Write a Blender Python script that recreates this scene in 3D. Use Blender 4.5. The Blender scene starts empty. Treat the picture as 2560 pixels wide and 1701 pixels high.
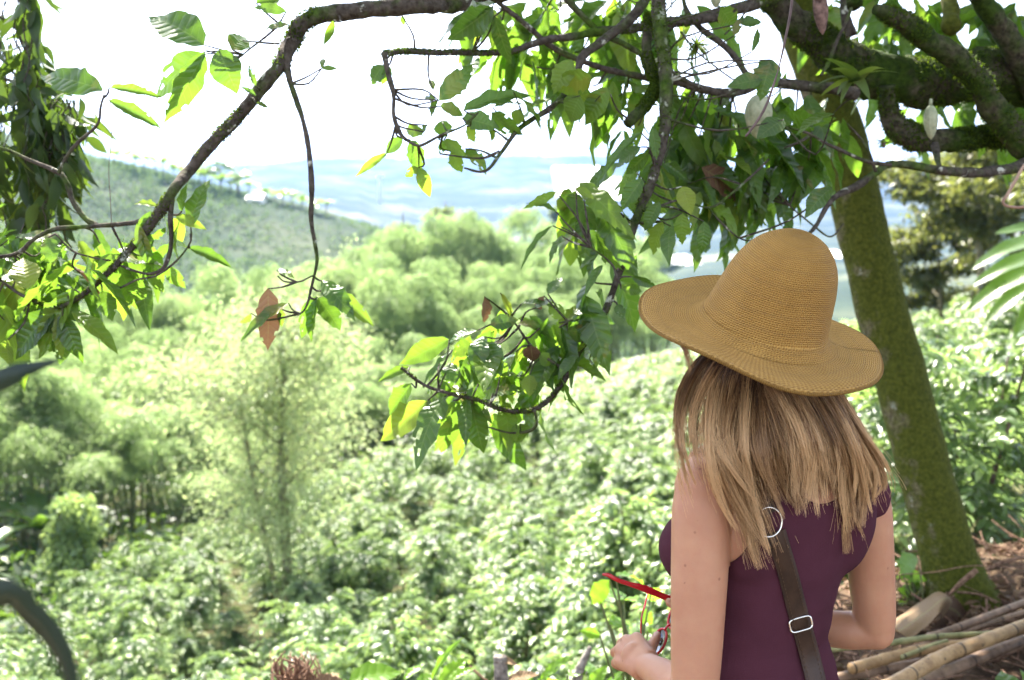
import bpy, math, random
import numpy as np
from mathutils import Vector, Matrix, noise as mnoise

rng = np.random.default_rng(7)
random.seed(7)
SC = bpy.context.scene
COL = SC.collection
CAMZ = 1.78
PITCH = math.radians(7.5)
FPX = 2489.0
cp, sp = math.cos(PITCH), math.sin(PITCH)
FW = np.array([0, cp, -sp]); UP = np.array([0, sp, cp]); RT = np.array([1.0, 0, 0])

def P(px, py, d):
    """point seen at photo pixel (2560 wide) at axial distance d metres"""
    return np.array([0, 0, CAMZ]) + d * (FW + (px - 1280) / FPX * RT + (850.5 - py) / FPX * UP)

def tan_down(py):
    return math.tan(math.atan((py - 850.5) / FPX) + PITCH)

# ------------------------------------------------------------------ meshes
class MB:
    def __init__(s):
        s.v = []; s.q = []; s.t = []; s.uv = []; s.c = []; s.mq = []; s.mt = []; s.n = 0
    def add(s, v, quads=None, tris=None, uv=None, col=None, mi=0):
        v = np.asarray(v, dtype=np.float64).reshape(-1, 3); n = len(v)
        s.v.append(v)
        if quads is not None and len(quads):
            q = np.asarray(quads, dtype=np.int64).reshape(-1, 4) + s.n; s.q.append(q); s.mq.append(np.full(len(q), mi))
        if tris is not None and len(tris):
            t = np.asarray(tris, dtype=np.int64).reshape(-1, 3) + s.n; s.t.append(t); s.mt.append(np.full(len(t), mi))
        s.uv.append(np.zeros((n, 3)) if uv is None else np.asarray(uv, dtype=float).reshape(-1, 3))
        if col is None: col = np.full((n, 4), 0.5)
        col = np.asarray(col, dtype=float)
        if col.ndim == 1: col = np.tile(col, (n, 1))
        s.c.append(col.reshape(-1, 4))
        s.n += n
        return s
    def mesh(s, name, mats, smooth=True):
        me = bpy.data.meshes.new(name)
        if not s.v: return me
        v = np.concatenate(s.v)
        q = np.concatenate(s.q) if s.q else np.zeros((0, 4), int)
        t = np.concatenate(s.t) if s.t else np.zeros((0, 3), int)
        me.vertices.add(len(v)); me.vertices.foreach_set('co', v.astype(np.float32).ravel())
        nl = len(q) * 4 + len(t) * 3
        me.loops.add(nl)
        me.loops.foreach_set('vertex_index', np.concatenate([q.ravel(), t.ravel()]).astype(np.int32))
        me.polygons.add(len(q) + len(t))
        ls = np.concatenate([np.arange(len(q)) * 4, len(q) * 4 + np.arange(len(t)) * 3]).astype(np.int32)
        me.polygons.foreach_set('loop_start', ls)
        me.polygons.foreach_set('use_smooth', np.full(len(q) + len(t), smooth))
        mi = np.concatenate([np.concatenate(s.mq) if s.mq else np.zeros(0), np.concatenate(s.mt) if s.mt else np.zeros(0)])
        if not isinstance(mats, (list, tuple)): mats = [mats]
        for m in mats: me.materials.append(m)
        me.polygons.foreach_set('material_index', mi.astype(np.int32))
        a = me.attributes.new('luv', 'FLOAT_VECTOR', 'POINT'); a.data.foreach_set('vector', np.concatenate(s.uv).astype(np.float32).ravel())
        a = me.attributes.new('tone', 'FLOAT_COLOR', 'POINT'); a.data.foreach_set('color', np.concatenate(s.c).astype(np.float32).ravel())
        me.update(calc_edges=True); me.validate()
        return me
    def build(s, name, mats, parent=None, smooth=True):
        me = s.mesh(name, mats, smooth)
        o = bpy.data.objects.new(name, me); COL.objects.link(o)
        if parent: o.parent = parent
        return o

def tag(o, label=None, cat=None, group=None, kind=None):
    if label: o['label'] = label
    if cat: o['category'] = cat
    if group: o['group'] = group
    if kind: o['kind'] = kind
    return o

def empty(name, loc=(0, 0, 0), rz=0):
    o = bpy.data.objects.new(name, None); COL.objects.link(o)
    o.location = loc; o.rotation_euler = (0, 0, rz); o.empty_display_size = 0.1
    return o

def link_local(me, name, parent):
    o = bpy.data.objects.new(name, me); COL.objects.link(o); o.parent = parent
    return o

def copy_tree(o, parent=None):
    c = o.copy(); COL.objects.link(c)
    if parent: c.parent = parent
    for ch in list(o.children):
        copy_tree(ch, c)
    return c

def nrm(a):
    a = np.asarray(a, float)
    return a / np.maximum(np.linalg.norm(a, axis=-1, keepdims=True), 1e-9)

def frames(d, up):
    """rotation matrices with Y=d, Z~up ; columns X,Y,Z"""
    y = nrm(d); x = nrm(np.cross(y, up)); z = np.cross(x, y)
    return np.stack([x, y, z], axis=-1)

# leaf templates: verts (n,3) with length along +Y, uv, quads, tris
def leaf_template(rows, cols, wfun, fold=0.15, droop=0.25, wave=0.0, curl=0.0):
    vs, uv = [], []
    for i in range(rows + 1):
        v = i / rows; w = wfun(v)
        for j in range(cols + 1):
            u = j / cols * 2 - 1
            z = -droop * v * v + fold * abs(u) * w - curl * (u * u) * w
            z += wave * math.sin(v * 19 + (1.5 if u > 0 else 0)) * abs(u) * w
            vs.append((u * w, v * (1 - 0.25 * droop * v), z)); uv.append((u, v, 0))
    q = []
    for i in range(rows):
        for j in range(cols):
            a = i * (cols + 1) + j
            q.append((a, a + 1, a + cols + 2, a + cols + 1))
    return dict(v=np.array(vs), uv=np.array(uv), q=np.array(q), t=None)

def rhomb_template(w=0.16, droop=0.1):
    v = np.array([(0, 0, 0), (w, .45, .03), (0, 1, -droop), (-w, .45, .03)])
    return dict(v=v, uv=np.array([(0, 0, 0), (1, .45, 0), (0, 1, 0), (-1, .45, 0)]), q=np.array([(0, 1, 2, 3)]), t=None)

def scatter(mb, T, pos, rot, scl, col=None, mi=0):
    pos = np.asarray(pos, float).reshape(-1, 3); N = len(pos)
    if N == 0: return
    scl = np.asarray(scl, float)
    if scl.ndim == 0: scl = np.full((N, 3), float(scl))
    if scl.ndim == 1: scl = np.repeat(scl[:, None], 3, 1)
    lv = T['v'][None] * scl[:, None, :]
    v = np.einsum('nij,nkj->nki', rot, lv) + pos[:, None, :]
    k = len(T['v'])
    off = (np.arange(N) * k)[:, None, None]
    uv = np.tile(T['uv'], (N, 1))
    if col is None:
        col = np.stack([rng.random(N), rng.random(N), rng.random(N), np.ones(N)], 1)
    col = np.repeat(col, k, 0)
    q = (T['q'][None] + off).reshape(-1, 4) if T['q'] is not None else None
    t = (T['t'][None] + off).reshape(-1, 3) if T['t'] is not None else None
    mb.add(v.reshape(-1, 3), quads=q, tris=t, uv=uv, col=col, mi=mi)

def spline(pts, n):
    """catmull-rom through pts (m,k) -> n samples"""
    p = np.asarray(pts, float); m = len(p)
    pp = np.vstack([2 * p[0] - p[1], p, 2 * p[-1] - p[-2]])
    t = np.linspace(0, m - 1, n); i = np.minimum(t.astype(int), m - 2); f = (t - i)[:, None]
    a, b, c, d = pp[i], pp[i + 1], pp[i + 2], pp[i + 3]
    return 0.5 * (2 * b + (c - a) * f + (2 * a - 5 * b + 4 * c - d) * f * f + (3 * b - a - 3 * c + d) * f ** 3)

def tube(mb, pts, rad, sides=8, bump=0.0, bfreq=6.0, col=None, mi=0, seed=0, cap=True, vs=1.0, flat=1.0):
    p = np.asarray(pts, float); n = len(p)
    r = np.broadcast_to(np.asarray(rad, float), (n,))
    tg = nrm(np.gradient(p, axis=0))
    ref = np.array([0, 0, 1.0]) if abs(tg[0][2]) < 0.9 else np.array([1.0, 0, 0])
    x = nrm(np.cross(tg[0], ref)); X = [x]
    for i in range(1, n):
        x = x - tg[i] * np.dot(x, tg[i]); x = x / max(np.linalg.norm(x), 1e-9); X.append(x)
    X = np.array(X); Y = np.cross(tg, X)
    a = np.linspace(0, 2 * math.pi, sides, endpoint=False)
    dirs = np.cos(a)[None, :, None] * X[:, None] + flat * np.sin(a)[None, :, None] * Y[:, None]
    L = np.concatenate([[0], np.cumsum(np.linalg.norm(np.diff(p, axis=0), axis=1))])
    rr = np.repeat(r[:, None], sides, 1)
    if bump > 0:
        for i in range(n):
            for j in range(sides):
                q = p[i] + dirs[i, j] * r[i]
                rr[i, j] *= 1 + bump * mnoise.noise(Vector(q * bfreq + seed)) + 0.5 * bump * mnoise.noise(Vector(q * bfreq * 2.7 + seed))
    v = p[:, None] + dirs * rr[..., None]
    uv = np.zeros((n, sides, 3)); uv[..., 0] = a / (2 * math.pi); uv[..., 1] = (L * vs)[:, None]
    q = []
    for i in range(n - 1):
        for j in range(sides):
            k = (j + 1) % sides
            q.append((i * sides + j, i * sides + k, (i + 1) * sides + k, (i + 1) * sides + j))
    V = v.reshape(-1, 3); UV = uv.reshape(-1, 3); t = []
    if cap:
        V = np.vstack([V, p[0], p[-1]]); UV = np.vstack([UV, [[0, 0, 0]], [[0, L[-1] * vs, 0]]])
        for j in range(sides):
            k = (j + 1) % sides
            t.append((n * sides, k, j)); t.append((n * sides + 1, (n - 1) * sides + j, (n - 1) * sides + k))
    mb.add(V, quads=q, tris=t, uv=UV, col=col, mi=mi)

# ------------------------------------------------------------------ materials
class NT:
    def __init__(s, name):
        s.m = bpy.data.materials.new(name); s.m.use_nodes = True
        s.t = s.m.node_tree; s.t.nodes.clear(); s.out = s.n('ShaderNodeOutputMaterial')
    def n(s, typ, **kw):
        nd = s.t.nodes.new(typ)
        for k, v in kw.items():
            if k.startswith('i_'):
                nd.inputs[k[2:].replace('_', ' ')].default_value = v
            else: setattr(nd, k, v)
        return nd
    def l(s, a, b): s.t.links.new(a, b); return b
    def attr(s, name, what='Color'):
        nd = s.n('ShaderNodeAttribute', attribute_name=name); return nd.outputs[what]
    def sep(s, c):
        nd = s.n('ShaderNodeSeparateXYZ'); s.l(c, nd.inputs[0]); return nd.outputs
    def math(s, op, a, b=None, c=None, clamp=False):
        nd = s.n('ShaderNodeMath', operation=op, use_clamp=clamp)
        for i, x in enumerate((a, b, c)):
            if x is None: continue
            if isinstance(x, (int, float)): nd.inputs[i].default_value = x
            else: s.l(x, nd.inputs[i])
        return nd.outputs[0]
    def ramp(s, fac, stops, interp='LINEAR'):
        nd = s.n('ShaderNodeValToRGB'); cr = nd.color_ramp; cr.interpolation = interp
        while len(cr.elements) > 1: cr.elements.remove(cr.elements[0])
        cr.elements[0].position = stops[0][0]; cr.elements[0].color = (*stops[0][1], 1)
        for p_, c_ in stops[1:]:
            e = cr.elements.new(p_); e.color = (*c_, 1)
        s.l(fac, nd.inputs[0]); return nd.outputs[0]
    def mix(s, f, a, b, mode='MIX'):
        nd = s.n('ShaderNodeMix', data_type='RGBA', blend_type=mode)
        for i, x in ((0, f), (6, a), (7, b)):
            if isinstance(x, (int, float)): nd.inputs[i].default_value = x
            elif isinstance(x, tuple): nd.inputs[i].default_value = (*x, 1) if len(x) == 3 else x
            else: s.l(x, nd.inputs[i])
        return nd.outputs[2]
    def noise(s, vec=None, scale=5, detail=3, rough=0.5, dist=0.0):
        nd = s.n('ShaderNodeTexNoise'); nd.inputs['Scale'].default_value = scale; nd.inputs['Detail'].default_value = detail
        nd.inputs['Roughness'].default_value = rough; nd.inputs['Distortion'].default_value = dist
        if vec is not None: s.l(vec, nd.inputs['Vector'])
        return nd.outputs[0]
    def pos(s): return s.n('ShaderNodeNewGeometry').outputs['Position']
    def obj(s): return s.n('ShaderNodeTexCoord').outputs['Object']
    def bsdf(s, col, rough=0.6, spec=0.4, bump=None, bstr=0.3, bdist=0.01, metal=0.0, sss=0.0, sssr=(1, .3, .2), coat=0, sheen=0):
        b = s.n('ShaderNodeBsdfPrincipled')
        for nm, x in (('Base Color', col), ('Roughness', rough), ('Specular IOR Level', spec), ('Metallic', metal)):
            if isinstance(x, (int, float)): b.inputs[nm].default_value = x
            elif isinstance(x, tuple): b.inputs[nm].default_value = (*x, 1)
            else: s.l(x, b.inputs[nm])
        if sss: b.inputs['Subsurface Weight'].default_value = sss; b.inputs['Subsurface Radius'].default_value = sssr; b.inputs['Subsurface Scale'].default_value = 0.01
        if coat: b.inputs['Coat Weight'].default_value = coat
        if sheen: b.inputs['Sheen Weight'].default_value = sheen
        if bump is not None:
            bn = s.n('ShaderNodeBump'); bn.inputs['Strength'].default_value = bstr; bn.inputs['Distance'].default_value = bdist
            s.l(bump, bn.inputs['Height']); s.l(bn.outputs[0], b.inputs['Normal'])
        return b.outputs[0]
    def done(s, sh): s.l(sh, s.out.inputs[0]); return s.m

def leaf_mat(name, stops, trans, tmix=0.45, rough=0.35, spec=0.5, veins=0, spots=0.0, spot_col=(0.25, 0.2, 0.03), blem=0.0):
    """stops: colour ramp over tone.r ; trans: multiplier tint for light passing through"""
    N = NT(name)
    tone = N.sep(N.attr('tone'))
    uv = N.sep(N.attr('luv', 'Vector'))
    c = N.ramp(tone[0], stops)
    au = N.math('ABSOLUTE', uv[0])
    bump = None
    if veins:
        w = N.math('SUBTRACT', N.math('MULTIPLY', uv[1], float(veins)), N.math('MULTIPLY', au, veins * 0.13))
        s_ = N.math('ABSOLUTE', N.math('SINE', N.math('MULTIPLY', w, math.pi)))
        vein = N.math('SUBTRACT', 1.0, N.math('SMOOTH_MIN', N.math('MULTIPLY', s_, 5.0), 1.0, 0.2), clamp=True)
        mid = N.math('SUBTRACT', 1.0, N.math('MULTIPLY', au, 14.0), clamp=True)
        vv = N.math('MAXIMUM', vein, mid)
        c = N.mix(N.math('MULTIPLY', vv, 0.35), c, (0.30, 0.36, 0.12), 'MIX')
        bump = s_
    if blem > 0:
        nz = N.noise(N.pos(), 16, 4, 0.6)
        e = N.math('MULTIPLY', N.math('SUBTRACT', N.math('ADD', nz, N.math('MULTIPLY', N.math('SUBTRACT', tone[1], 0.75), 0.55)), 0.60), 14.0, clamp=True)
        c = N.mix(N.math('MULTIPLY', e, blem), c, spot_col)
    tcol = N.mix(1.0, c, trans, 'MULTIPLY')
    tcol = N.mix(0.5, tcol, trans)
    tcol = N.mix(1.0, tcol, N.mix(tone[0], (0.8, .9, .7), (1.15, 1.1, 0.9)), 'MULTIPLY')
    b = N.bsdf(c, rough, spec, bump=bump, bstr=0.35, bdist=0.004)
    t = N.n('ShaderNodeBsdfTranslucent'); N.l(tcol, t.inputs[0])
    mx = N.n('ShaderNodeMixShader'); mx.inputs[0].default_value = tmix
    N.l(b, mx.inputs[1]); N.l(t.outputs[0], mx.inputs[2])
    m = N.done(mx.outputs[0])
    return m
HAZE_D = 0.00022
# ------------------------------------------------------------------ camera, sun, sky, air
cam = bpy.data.cameras.new('camera'); camo = bpy.data.objects.new('camera', cam); COL.objects.link(camo)
camo.location = (0, 0, CAMZ); camo.rotation_euler = (math.radians(90) - PITCH, 0, 0)
cam.sensor_width = 36; cam.lens = 35.0; cam.clip_start = 0.05; cam.clip_end = 30000
cam.dof.use_dof = True; cam.dof.focus_distance = 1.86; cam.dof.aperture_fstop = 4.0
SC.camera = camo
SUN_EL, SUN_AZ = 52.0, -17.0      # degrees; azimuth measured from +Y, negative to the left
w = bpy.data.worlds.new('World'); SC.world = w; w.use_nodes = True
wt = w.node_tree; wt.nodes.clear()
sky = wt.nodes.new('ShaderNodeTexSky'); sky.sky_type = 'NISHITA'; sky.sun_disc = False
sky.sun_elevation = math.radians(SUN_EL); sky.sun_rotation = math.radians(SUN_AZ)
sky.air_density = 0.75; sky.dust_density = 4.0; sky.ozone_density = 0.6; sky.altitude = 1300
bg = wt.nodes.new('ShaderNodeBackground'); bg.inputs[1].default_value = 0.12
wo = wt.nodes.new('ShaderNodeOutputWorld')
hs = wt.nodes.new('ShaderNodeHueSaturation'); hs.inputs['Saturation'].default_value = 0.45
wt.links.new(sky.outputs[0], hs.inputs['Color']); wt.links.new(hs.outputs[0], bg.inputs[0]); wt.links.new(bg.outputs[0], wo.inputs[0])
sun = bpy.data.lights.new('sun', 'SUN'); suno = bpy.data.objects.new('sun', sun); COL.objects.link(suno)
sun.energy = 5.0; sun.angle = math.radians(0.5); sun.color = (1.0, 0.93, 0.82)
el, az = math.radians(SUN_EL), math.radians(SUN_AZ)
SUND = Vector((math.sin(az) * math.cos(el), math.cos(az) * math.cos(el), math.sin(el)))
suno.rotation_euler = SUND.to_track_quat('Z', 'Y').to_euler()
vs = SC.view_settings; vs.view_transform = 'Standard'; vs.look = 'None'; vs.exposure = 2.7; vs.gamma = 1.0
cy = SC.cycles
cy.use_denoising = True
cy.max_bounces = 7; cy.diffuse_bounces = 4; cy.glossy_bounces = 2; cy.transmission_bounces = 4; cy.volume_bounces = 0; cy.transparent_max_bounces = 6
cy.sample_clamp_indirect = 8; cy.use_light_tree = False
cy.use_adaptive_sampling = True; cy.adaptive_threshold = 0.02
try: cy.denoiser = 'OPENIMAGEDENOISE'
except Exception: pass
SC.render.use_persistent_data = False
# ------------------------------------------------------------------ terrain
UC = np.array([(c - 1280) / FPX for c in (-900, 0, 400, 800, 1200, 1600, 2000, 2400, 3200)])
def hz(y, pys): return [CAMZ + y * (520 - p) / FPX for p in pys]
ROWS = [
 (0.0, [0, 0, 0, 0, 0, 0, 0, 0, 0]),
 (2.6, [0, 0, 0, 0, 0, 0, 0, 0, 0]),
 (3.4, [-.5, -.35, -.3, -.25, -.15, -.05, 0, 0, 0]),
 (5.0, [-2.4, -2.3, -2.3, -2.2, -1.7, -1.2, -.3, -.05, .1]),
 (8.0, [-4.4, -4.3, -4.3, -4.2, -3.6, -2.8, -1.8, -1.1, -.3]),
 (12., [-6, -6, -6, -5.8, -5, -4, -2.8, -1.8, -.6]),
 (20., [-8.4, -8, -7.7, -7.2, -6.4, -5, -3.3, -2.0, -.6]),
 (30., [-10.5, -10, -9.6, -8.5, -7.3, -5.8, -4.3, -2.9, -1]),
 (45., [-12, -12, -12, -11, -8.7, -6.5, -5.2, -4.2, -2]),
 (70., [-12, -14, -15, -14, -12, -10, -9, -8, -5]),
 (120., [-10, -15, -18, -20, -22, -22, -20, -12, -5]),
 (200., hz(200, [520, 570, 620, 690, 860, 900, 880, 800, 650])),
 (280., hz(280, [300, 350, 440, 540, 640, 800, 830, 760, 650])),
 (330., hz(330, [290, 345, 436, 536, 660, 800, 830, 780, 650])),
 (450., hz(450, [330, 400, 520, 620, 700, 740, 740, 700, 650])),
 (900., [-45] * 9),
 (1500., hz(1500, [500, 500, 520, 550, 600, 600, 590, 560, 520])),
 (2200., hz(2200, [480, 480, 470, 500, 520, 535, 540, 520, 500])),
 (3000., hz(3000, [460, 460, 445, 480, 455, 470, 480, 490, 480])),
 (4200., hz(4200, [440, 440, 425, 415, 392, 408, 440, 462, 450])),
 (5200., hz(5200, [440, 440, 430, 425, 405, 420, 450, 470, 450])),
 (9000., [20] * 9),
]
RY = np.log1p(np.array([r[0] for r in ROWS])); RZ = np.array([r[1] for r in ROWS], float)
def ground_z(x, y):
    x = np.asarray(x, float); y = np.asarray(y, float)
    yy = np.maximum(y, 0.0)
    u = np.clip(x / np.maximum(yy, 2.2), UC[0], UC[-1])
    t = np.clip(np.log1p(yy), RY[0], RY[-1])
    i = np.clip(np.searchsorted(RY, t, side='right') - 1, 0, len(RY) - 2); f = (t - RY[i]) / (RY[i + 1] - RY[i])
    j = np.clip(np.searchsorted(UC, u, side='right') - 1, 0, len(UC) - 2); g = (u - UC[j]) / (UC[j + 1] - UC[j])
    f2 = np.where(yy > 100, f * f * (3 - 2 * f), f)
    z = (RZ[i, j] * (1 - g) + RZ[i, j + 1] * g) * (1 - f2) + (RZ[i + 1, j] * (1 - g) + RZ[i + 1, j + 1] * g) * f2
    return z
def gz(x, y):
    return float(ground_z(x, y))

def terrain_mat():
    N = NT('terrain')
    p = N.pos(); s = N.sep(p)
    n1 = N.noise(p, 1.3, 5, 0.6); n2 = N.noise(p, 14, 4, 0.6)
    near = N.ramp(n2, [(0.25, (0.028, 0.018, 0.011)), (0.5, (0.07, 0.045, 0.028)), (0.75, (0.13, 0.085, 0.055))])
    grass = N.ramp(n1, [(0.3, (0.03, 0.055, 0.015)), (0.7, (0.08, 0.12, 0.035))])
    farn = N.noise(p, 0.006, 6, 0.62); farn2 = N.noise(p, 0.05, 4, 0.6)
    far = N.ramp(farn, [(0.32, (0.012, 0.022, 0.02)), (0.47, (0.03, 0.045, 0.03)), (0.56, (0.09, 0.10, 0.06)), (0.66, (0.22, 0.20, 0.13)), (0.72, (0.03, 0.06, 0.03))])
    far = N.mix(N.math('MULTIPLY', farn2, 0.6), far, (0.02, 0.045, 0.02))
    m = N.n('ShaderNodeMapRange'); m.inputs[1].default_value = 60; m.inputs[2].default_value = 160; N.l(s[1], m.inputs[0])
    m0 = N.n('ShaderNodeMapRange'); m0.inputs[1].default_value = 4.6; m0.inputs[2].default_value = 9; N.l(s[1], m0.inputs[0])
    c = N.mix(m0.outputs[0], near, N.mix(N.math('MULTIPLY', n1, 0.9), near, grass))
    c = N.mix(m.outputs[0], c, far)
    return N.done(N.bsdf(c, 0.95, 0.1, bump=n2, bstr=0.6, bdist=0.03))
M_TERR = terrain_mat()

def build_ground():
    yr = np.concatenate([np.linspace(-14, 2, 17), np.geomspace(2.2, 9000, 330)])
    us = np.linspace(UC[0], UC[-1], 300)
    Y, U = np.meshgrid(yr, us, indexing='ij')
    X = U * np.maximum(np.abs(Y), 0) + U * np.maximum(14 - np.maximum(Y, 0), 0)   # widen near the camera
    Z = ground_z(X, Y)
    for k in range(Y.shape[0]):
        y = Y[k, 0]
        if y > 150:
            a = 0.018 * min(y, 2600) * min(1, (y - 150) / 200)
            fr = 1.0 / (0.16 * min(y, 3600))
            for l in range(Y.shape[1]):
                q = Vector((X[k, l] * fr, y * fr, 3.3))
                Z[k, l] += a * (mnoise.fractal(q, 0.9, 2.1, 6) - 0.1)
        elif y < 60:
            for l in range(Y.shape[1]):
                Z[k, l] += 0.05 * mnoise.noise(Vector((X[k, l] * 1.7, y * 1.7, 0))) + 0.02 * mnoise.noise(Vector((X[k, l] * 6, y * 6, 5)))
    nr, nc = Y.shape
    idx = np.arange(nr * nc).reshape(nr, nc)
    q = np.stack([idx[:-1, :-1], idx[:-1, 1:], idx[1:, 1:], idx[1:, :-1]], -1).reshape(-1, 4)
    mb = MB(); mb.add(np.stack([X, Y, Z], -1).reshape(-1, 3), quads=q)
    o = mb.build('ground', M_TERR); tag(o, 'dark soil bank falling into a green valley with wooded hills beyond', 'terrain', kind='structure')
build_ground()

# air
N = NT('haze'); N.t.nodes.clear(); out = N.n('ShaderNodeOutputMaterial')
vol = N.n('ShaderNodeVolumePrincipled'); vol.inputs['Color'].default_value = (0.15, 0.26, 0.55, 1); vol.inputs['Density'].default_value = HAZE_D
vol.inputs['Anisotropy'].default_value = 0.35
N.l(vol.outputs[0], out.inputs['Volume'])
hm = MB(); x0, x1, y0, y1, z0, z1 = -9500, 12000, -60, 9600, -120, 420
hm.add([(x0, y0, z0), (x1, y0, z0), (x1, y1, z0), (x0, y1, z0), (x0, y0, z1), (x1, y0, z1), (x1, y1, z1), (x0, y1, z1)],
       quads=[(3, 2, 1, 0), (4, 5, 6, 7), (0, 1, 5, 4), (1, 2, 6, 5), (2, 3, 7, 6), (3, 0, 4, 7)])
hz_o = hm.build('haze', N.m, smooth=False); tag(hz_o, 'pale blue haze filling the valley towards the far hills', 'haze', kind='stuff')

# ------------------------------------------------------------------ plants of the valley
M_COFFEE = leaf_mat('coffee_leaf', [(0, (0.016, 0.036, 0.016)), (0.35, (0.085, 0.15, 0.05)), (0.7, (0.22, 0.32, 0.10)), (1, (0.38, 0.48, 0.17))], (0.62, 0.82, 0.30), 0.38, 0.36, 0.6)  # low stop darkened for shaded gaps, upper stops lifted for the valley veil
M_COFFEE2 = leaf_mat('coffee_leaf_far', [(0, (0.035, 0.075, 0.03)), (0.5, (0.15, 0.23, 0.08)), (1, (0.34, 0.44, 0.16))], (0.64, 0.80, 0.32), 0.42, 0.42, 0.5)
M_BAMBOO = leaf_mat('bamboo_leaf', [(0, (0.09, 0.15, 0.05)), (0.5, (0.21, 0.29, 0.10)), (1, (0.40, 0.45, 0.20))], (0.64, 0.82, 0.44), 0.48, 0.5, 0.3)  # leaf colours lightened to imitate hazy glare over the grove
M_FEATHER = leaf_mat('feather_leaf', [(0, (0.19, 0.25, 0.13)), (0.5, (0.34, 0.40, 0.22)), (1, (0.54, 0.54, 0.30))], (0.74, 0.86, 0.52), 0.5, 0.5, 0.3)  # lightened as well, for glare the air volume does not give
M_CULM = NT('culm'); M_CULM = M_CULM.done(M_CULM.bsdf(M_CULM.ramp(M_CULM.noise(M_CULM.obj(), 2.0), [(0.3, (0.05, 0.07, 0.02)), (0.7, (0.16, 0.17, 0.07))]), 0.5))
M_STEM = NT('stem'); M_STEM = M_STEM.done(M_STEM.bsdf(M_STEM.ramp(M_STEM.noise(M_STEM.obj(), 9.0), [(0.3, (0.05, 0.035, 0.025)), (0.7, (0.15, 0.12, 0.08))]), 0.8))
T_RH = rhomb_template(0.18, 0.12)
T_COF = leaf_template(3, 2, lambda v: [0.0, .19, .17, 0.0][int(round(v * 3))], fold=0.35, droop=0.25)

def rand_dirs(n, zlo=-1, zhi=1):
    z = rng.uniform(zlo, zhi, n); a = rng.uniform(0, 2 * math.pi, n); r = np.sqrt(1 - z * z)
    return np.stack([r * np.cos(a), r * np.sin(a), z], 1)

def coffee_mesh(nlat, R, H, leaf, T, mat, per=9):
    fb, sb = MB(), MB()
    nst = 3
    pos, dirs, ups, col = [], [], [], []
    for s_ in range(nst):
        a0 = rng.uniform(0, 6.28); off = 0.28 * R * np.array([math.cos(a0), math.sin(a0), 0])
        tp = off * 1.6 + np.array([0, 0, H * rng.uniform(.85, 1.0)])
        st = spline([off * .3, off + [0, 0, H * .5], tp], 6); tube(sb, st, np.linspace(.022, .006, 6), 5)
        for k in range(nlat // nst):
            f = rng.uniform(0.12, 1.0) ** 0.8
            base = st[0] * (1 - f) + st[-1] * f
            a = k * 2.4 + rng.uniform(-.4, .4)
            ln = R * (1.05 - 0.55 * f) * rng.uniform(.75, 1.1)
            out = np.array([math.cos(a), math.sin(a), 0])
            rise = rng.uniform(0.25, 0.6)
            for i in range(per):
                t = (i + 1) / per
                c = base + out * ln * t + np.array([0, 0, rise * ln * t - 0.55 * ln * t * t])
                side = np.array([-out[1], out[0], 0])
                for sg in (-1, 1):
                    d = out * 0.75 + side * sg * rng.uniform(.6, 1.1) + np.array([0, 0, rng.uniform(-.75, .15)])
                    pos.append(c + rng.normal(0, .012, 3)); dirs.append(d)
                    ups.append(np.array([0, 0, 1]) + rng.normal(0, .3, 3) + out * .25)
                    col.append((min(1, max(0, 0.12 + 0.62 * t * t * f + rng.normal(0, .14) + (0.3 if (t > .85 and rng.random() < .5) else 0))), rng.random(), rng.random(), 1))  # tone drops inward and downward, painting shade into the bush
    pos = np.array(pos); n = len(pos)
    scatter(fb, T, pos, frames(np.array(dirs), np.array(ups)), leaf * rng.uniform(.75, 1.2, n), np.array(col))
    return fb, sb
COF = []
for k in range(4):
    fb, sb = coffee_mesh(102, 0.90, 1.75, 0.097, T_COF, M_COFFEE, per=17)
    COF.append((fb.mesh('foliage', M_COFFEE), sb.mesh('stem', M_STEM)))

def field_limit(u):
    px = u * FPX + 1280
    return np.interp(px, [-900, 0, 400, 560, 900, 1200, 1500, 1700, 2100, 2500, 3200], [16, 19.5, 30, 33, 38, 47, 58, 62, 64, 60, 50])
cands = []
sx = 1.5
for j, y in enumerate(np.arange(6.6, 66, 1.42)):
    for x in np.arange(-36, 46, sx):
        xx = x + (j % 2) * sx / 2 + rng.uniform(-.32, .32); yy = y + rng.uniform(-.3, .3)
        u = xx / yy; px = u * FPX + 1280
        if px < -260 or px > 2900: continue
        if yy > field_limit(u): continue
        if yy < 7.2 and px < 1500: continue
        if abs(px - 640) < 110 * (24 / yy) and 20.5 < yy < 23.6 and rng.random() < 0.8: continue     # clearing by the slim tree
        if rng.random() < 0.04: continue
        cands.append((xx, yy))
cands.sort(key=lambda c: c[1])
protos = []
for k, (fm, sm) in enumerate(COF):
    e = empty('coffee_bush', (0, 0, 0)); link_local(fm, 'foliage', e); link_local(sm, 'stem', e); protos.append(e)
first = [True] * 4
GB = 'coffee bushes planted down the slope'
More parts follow.
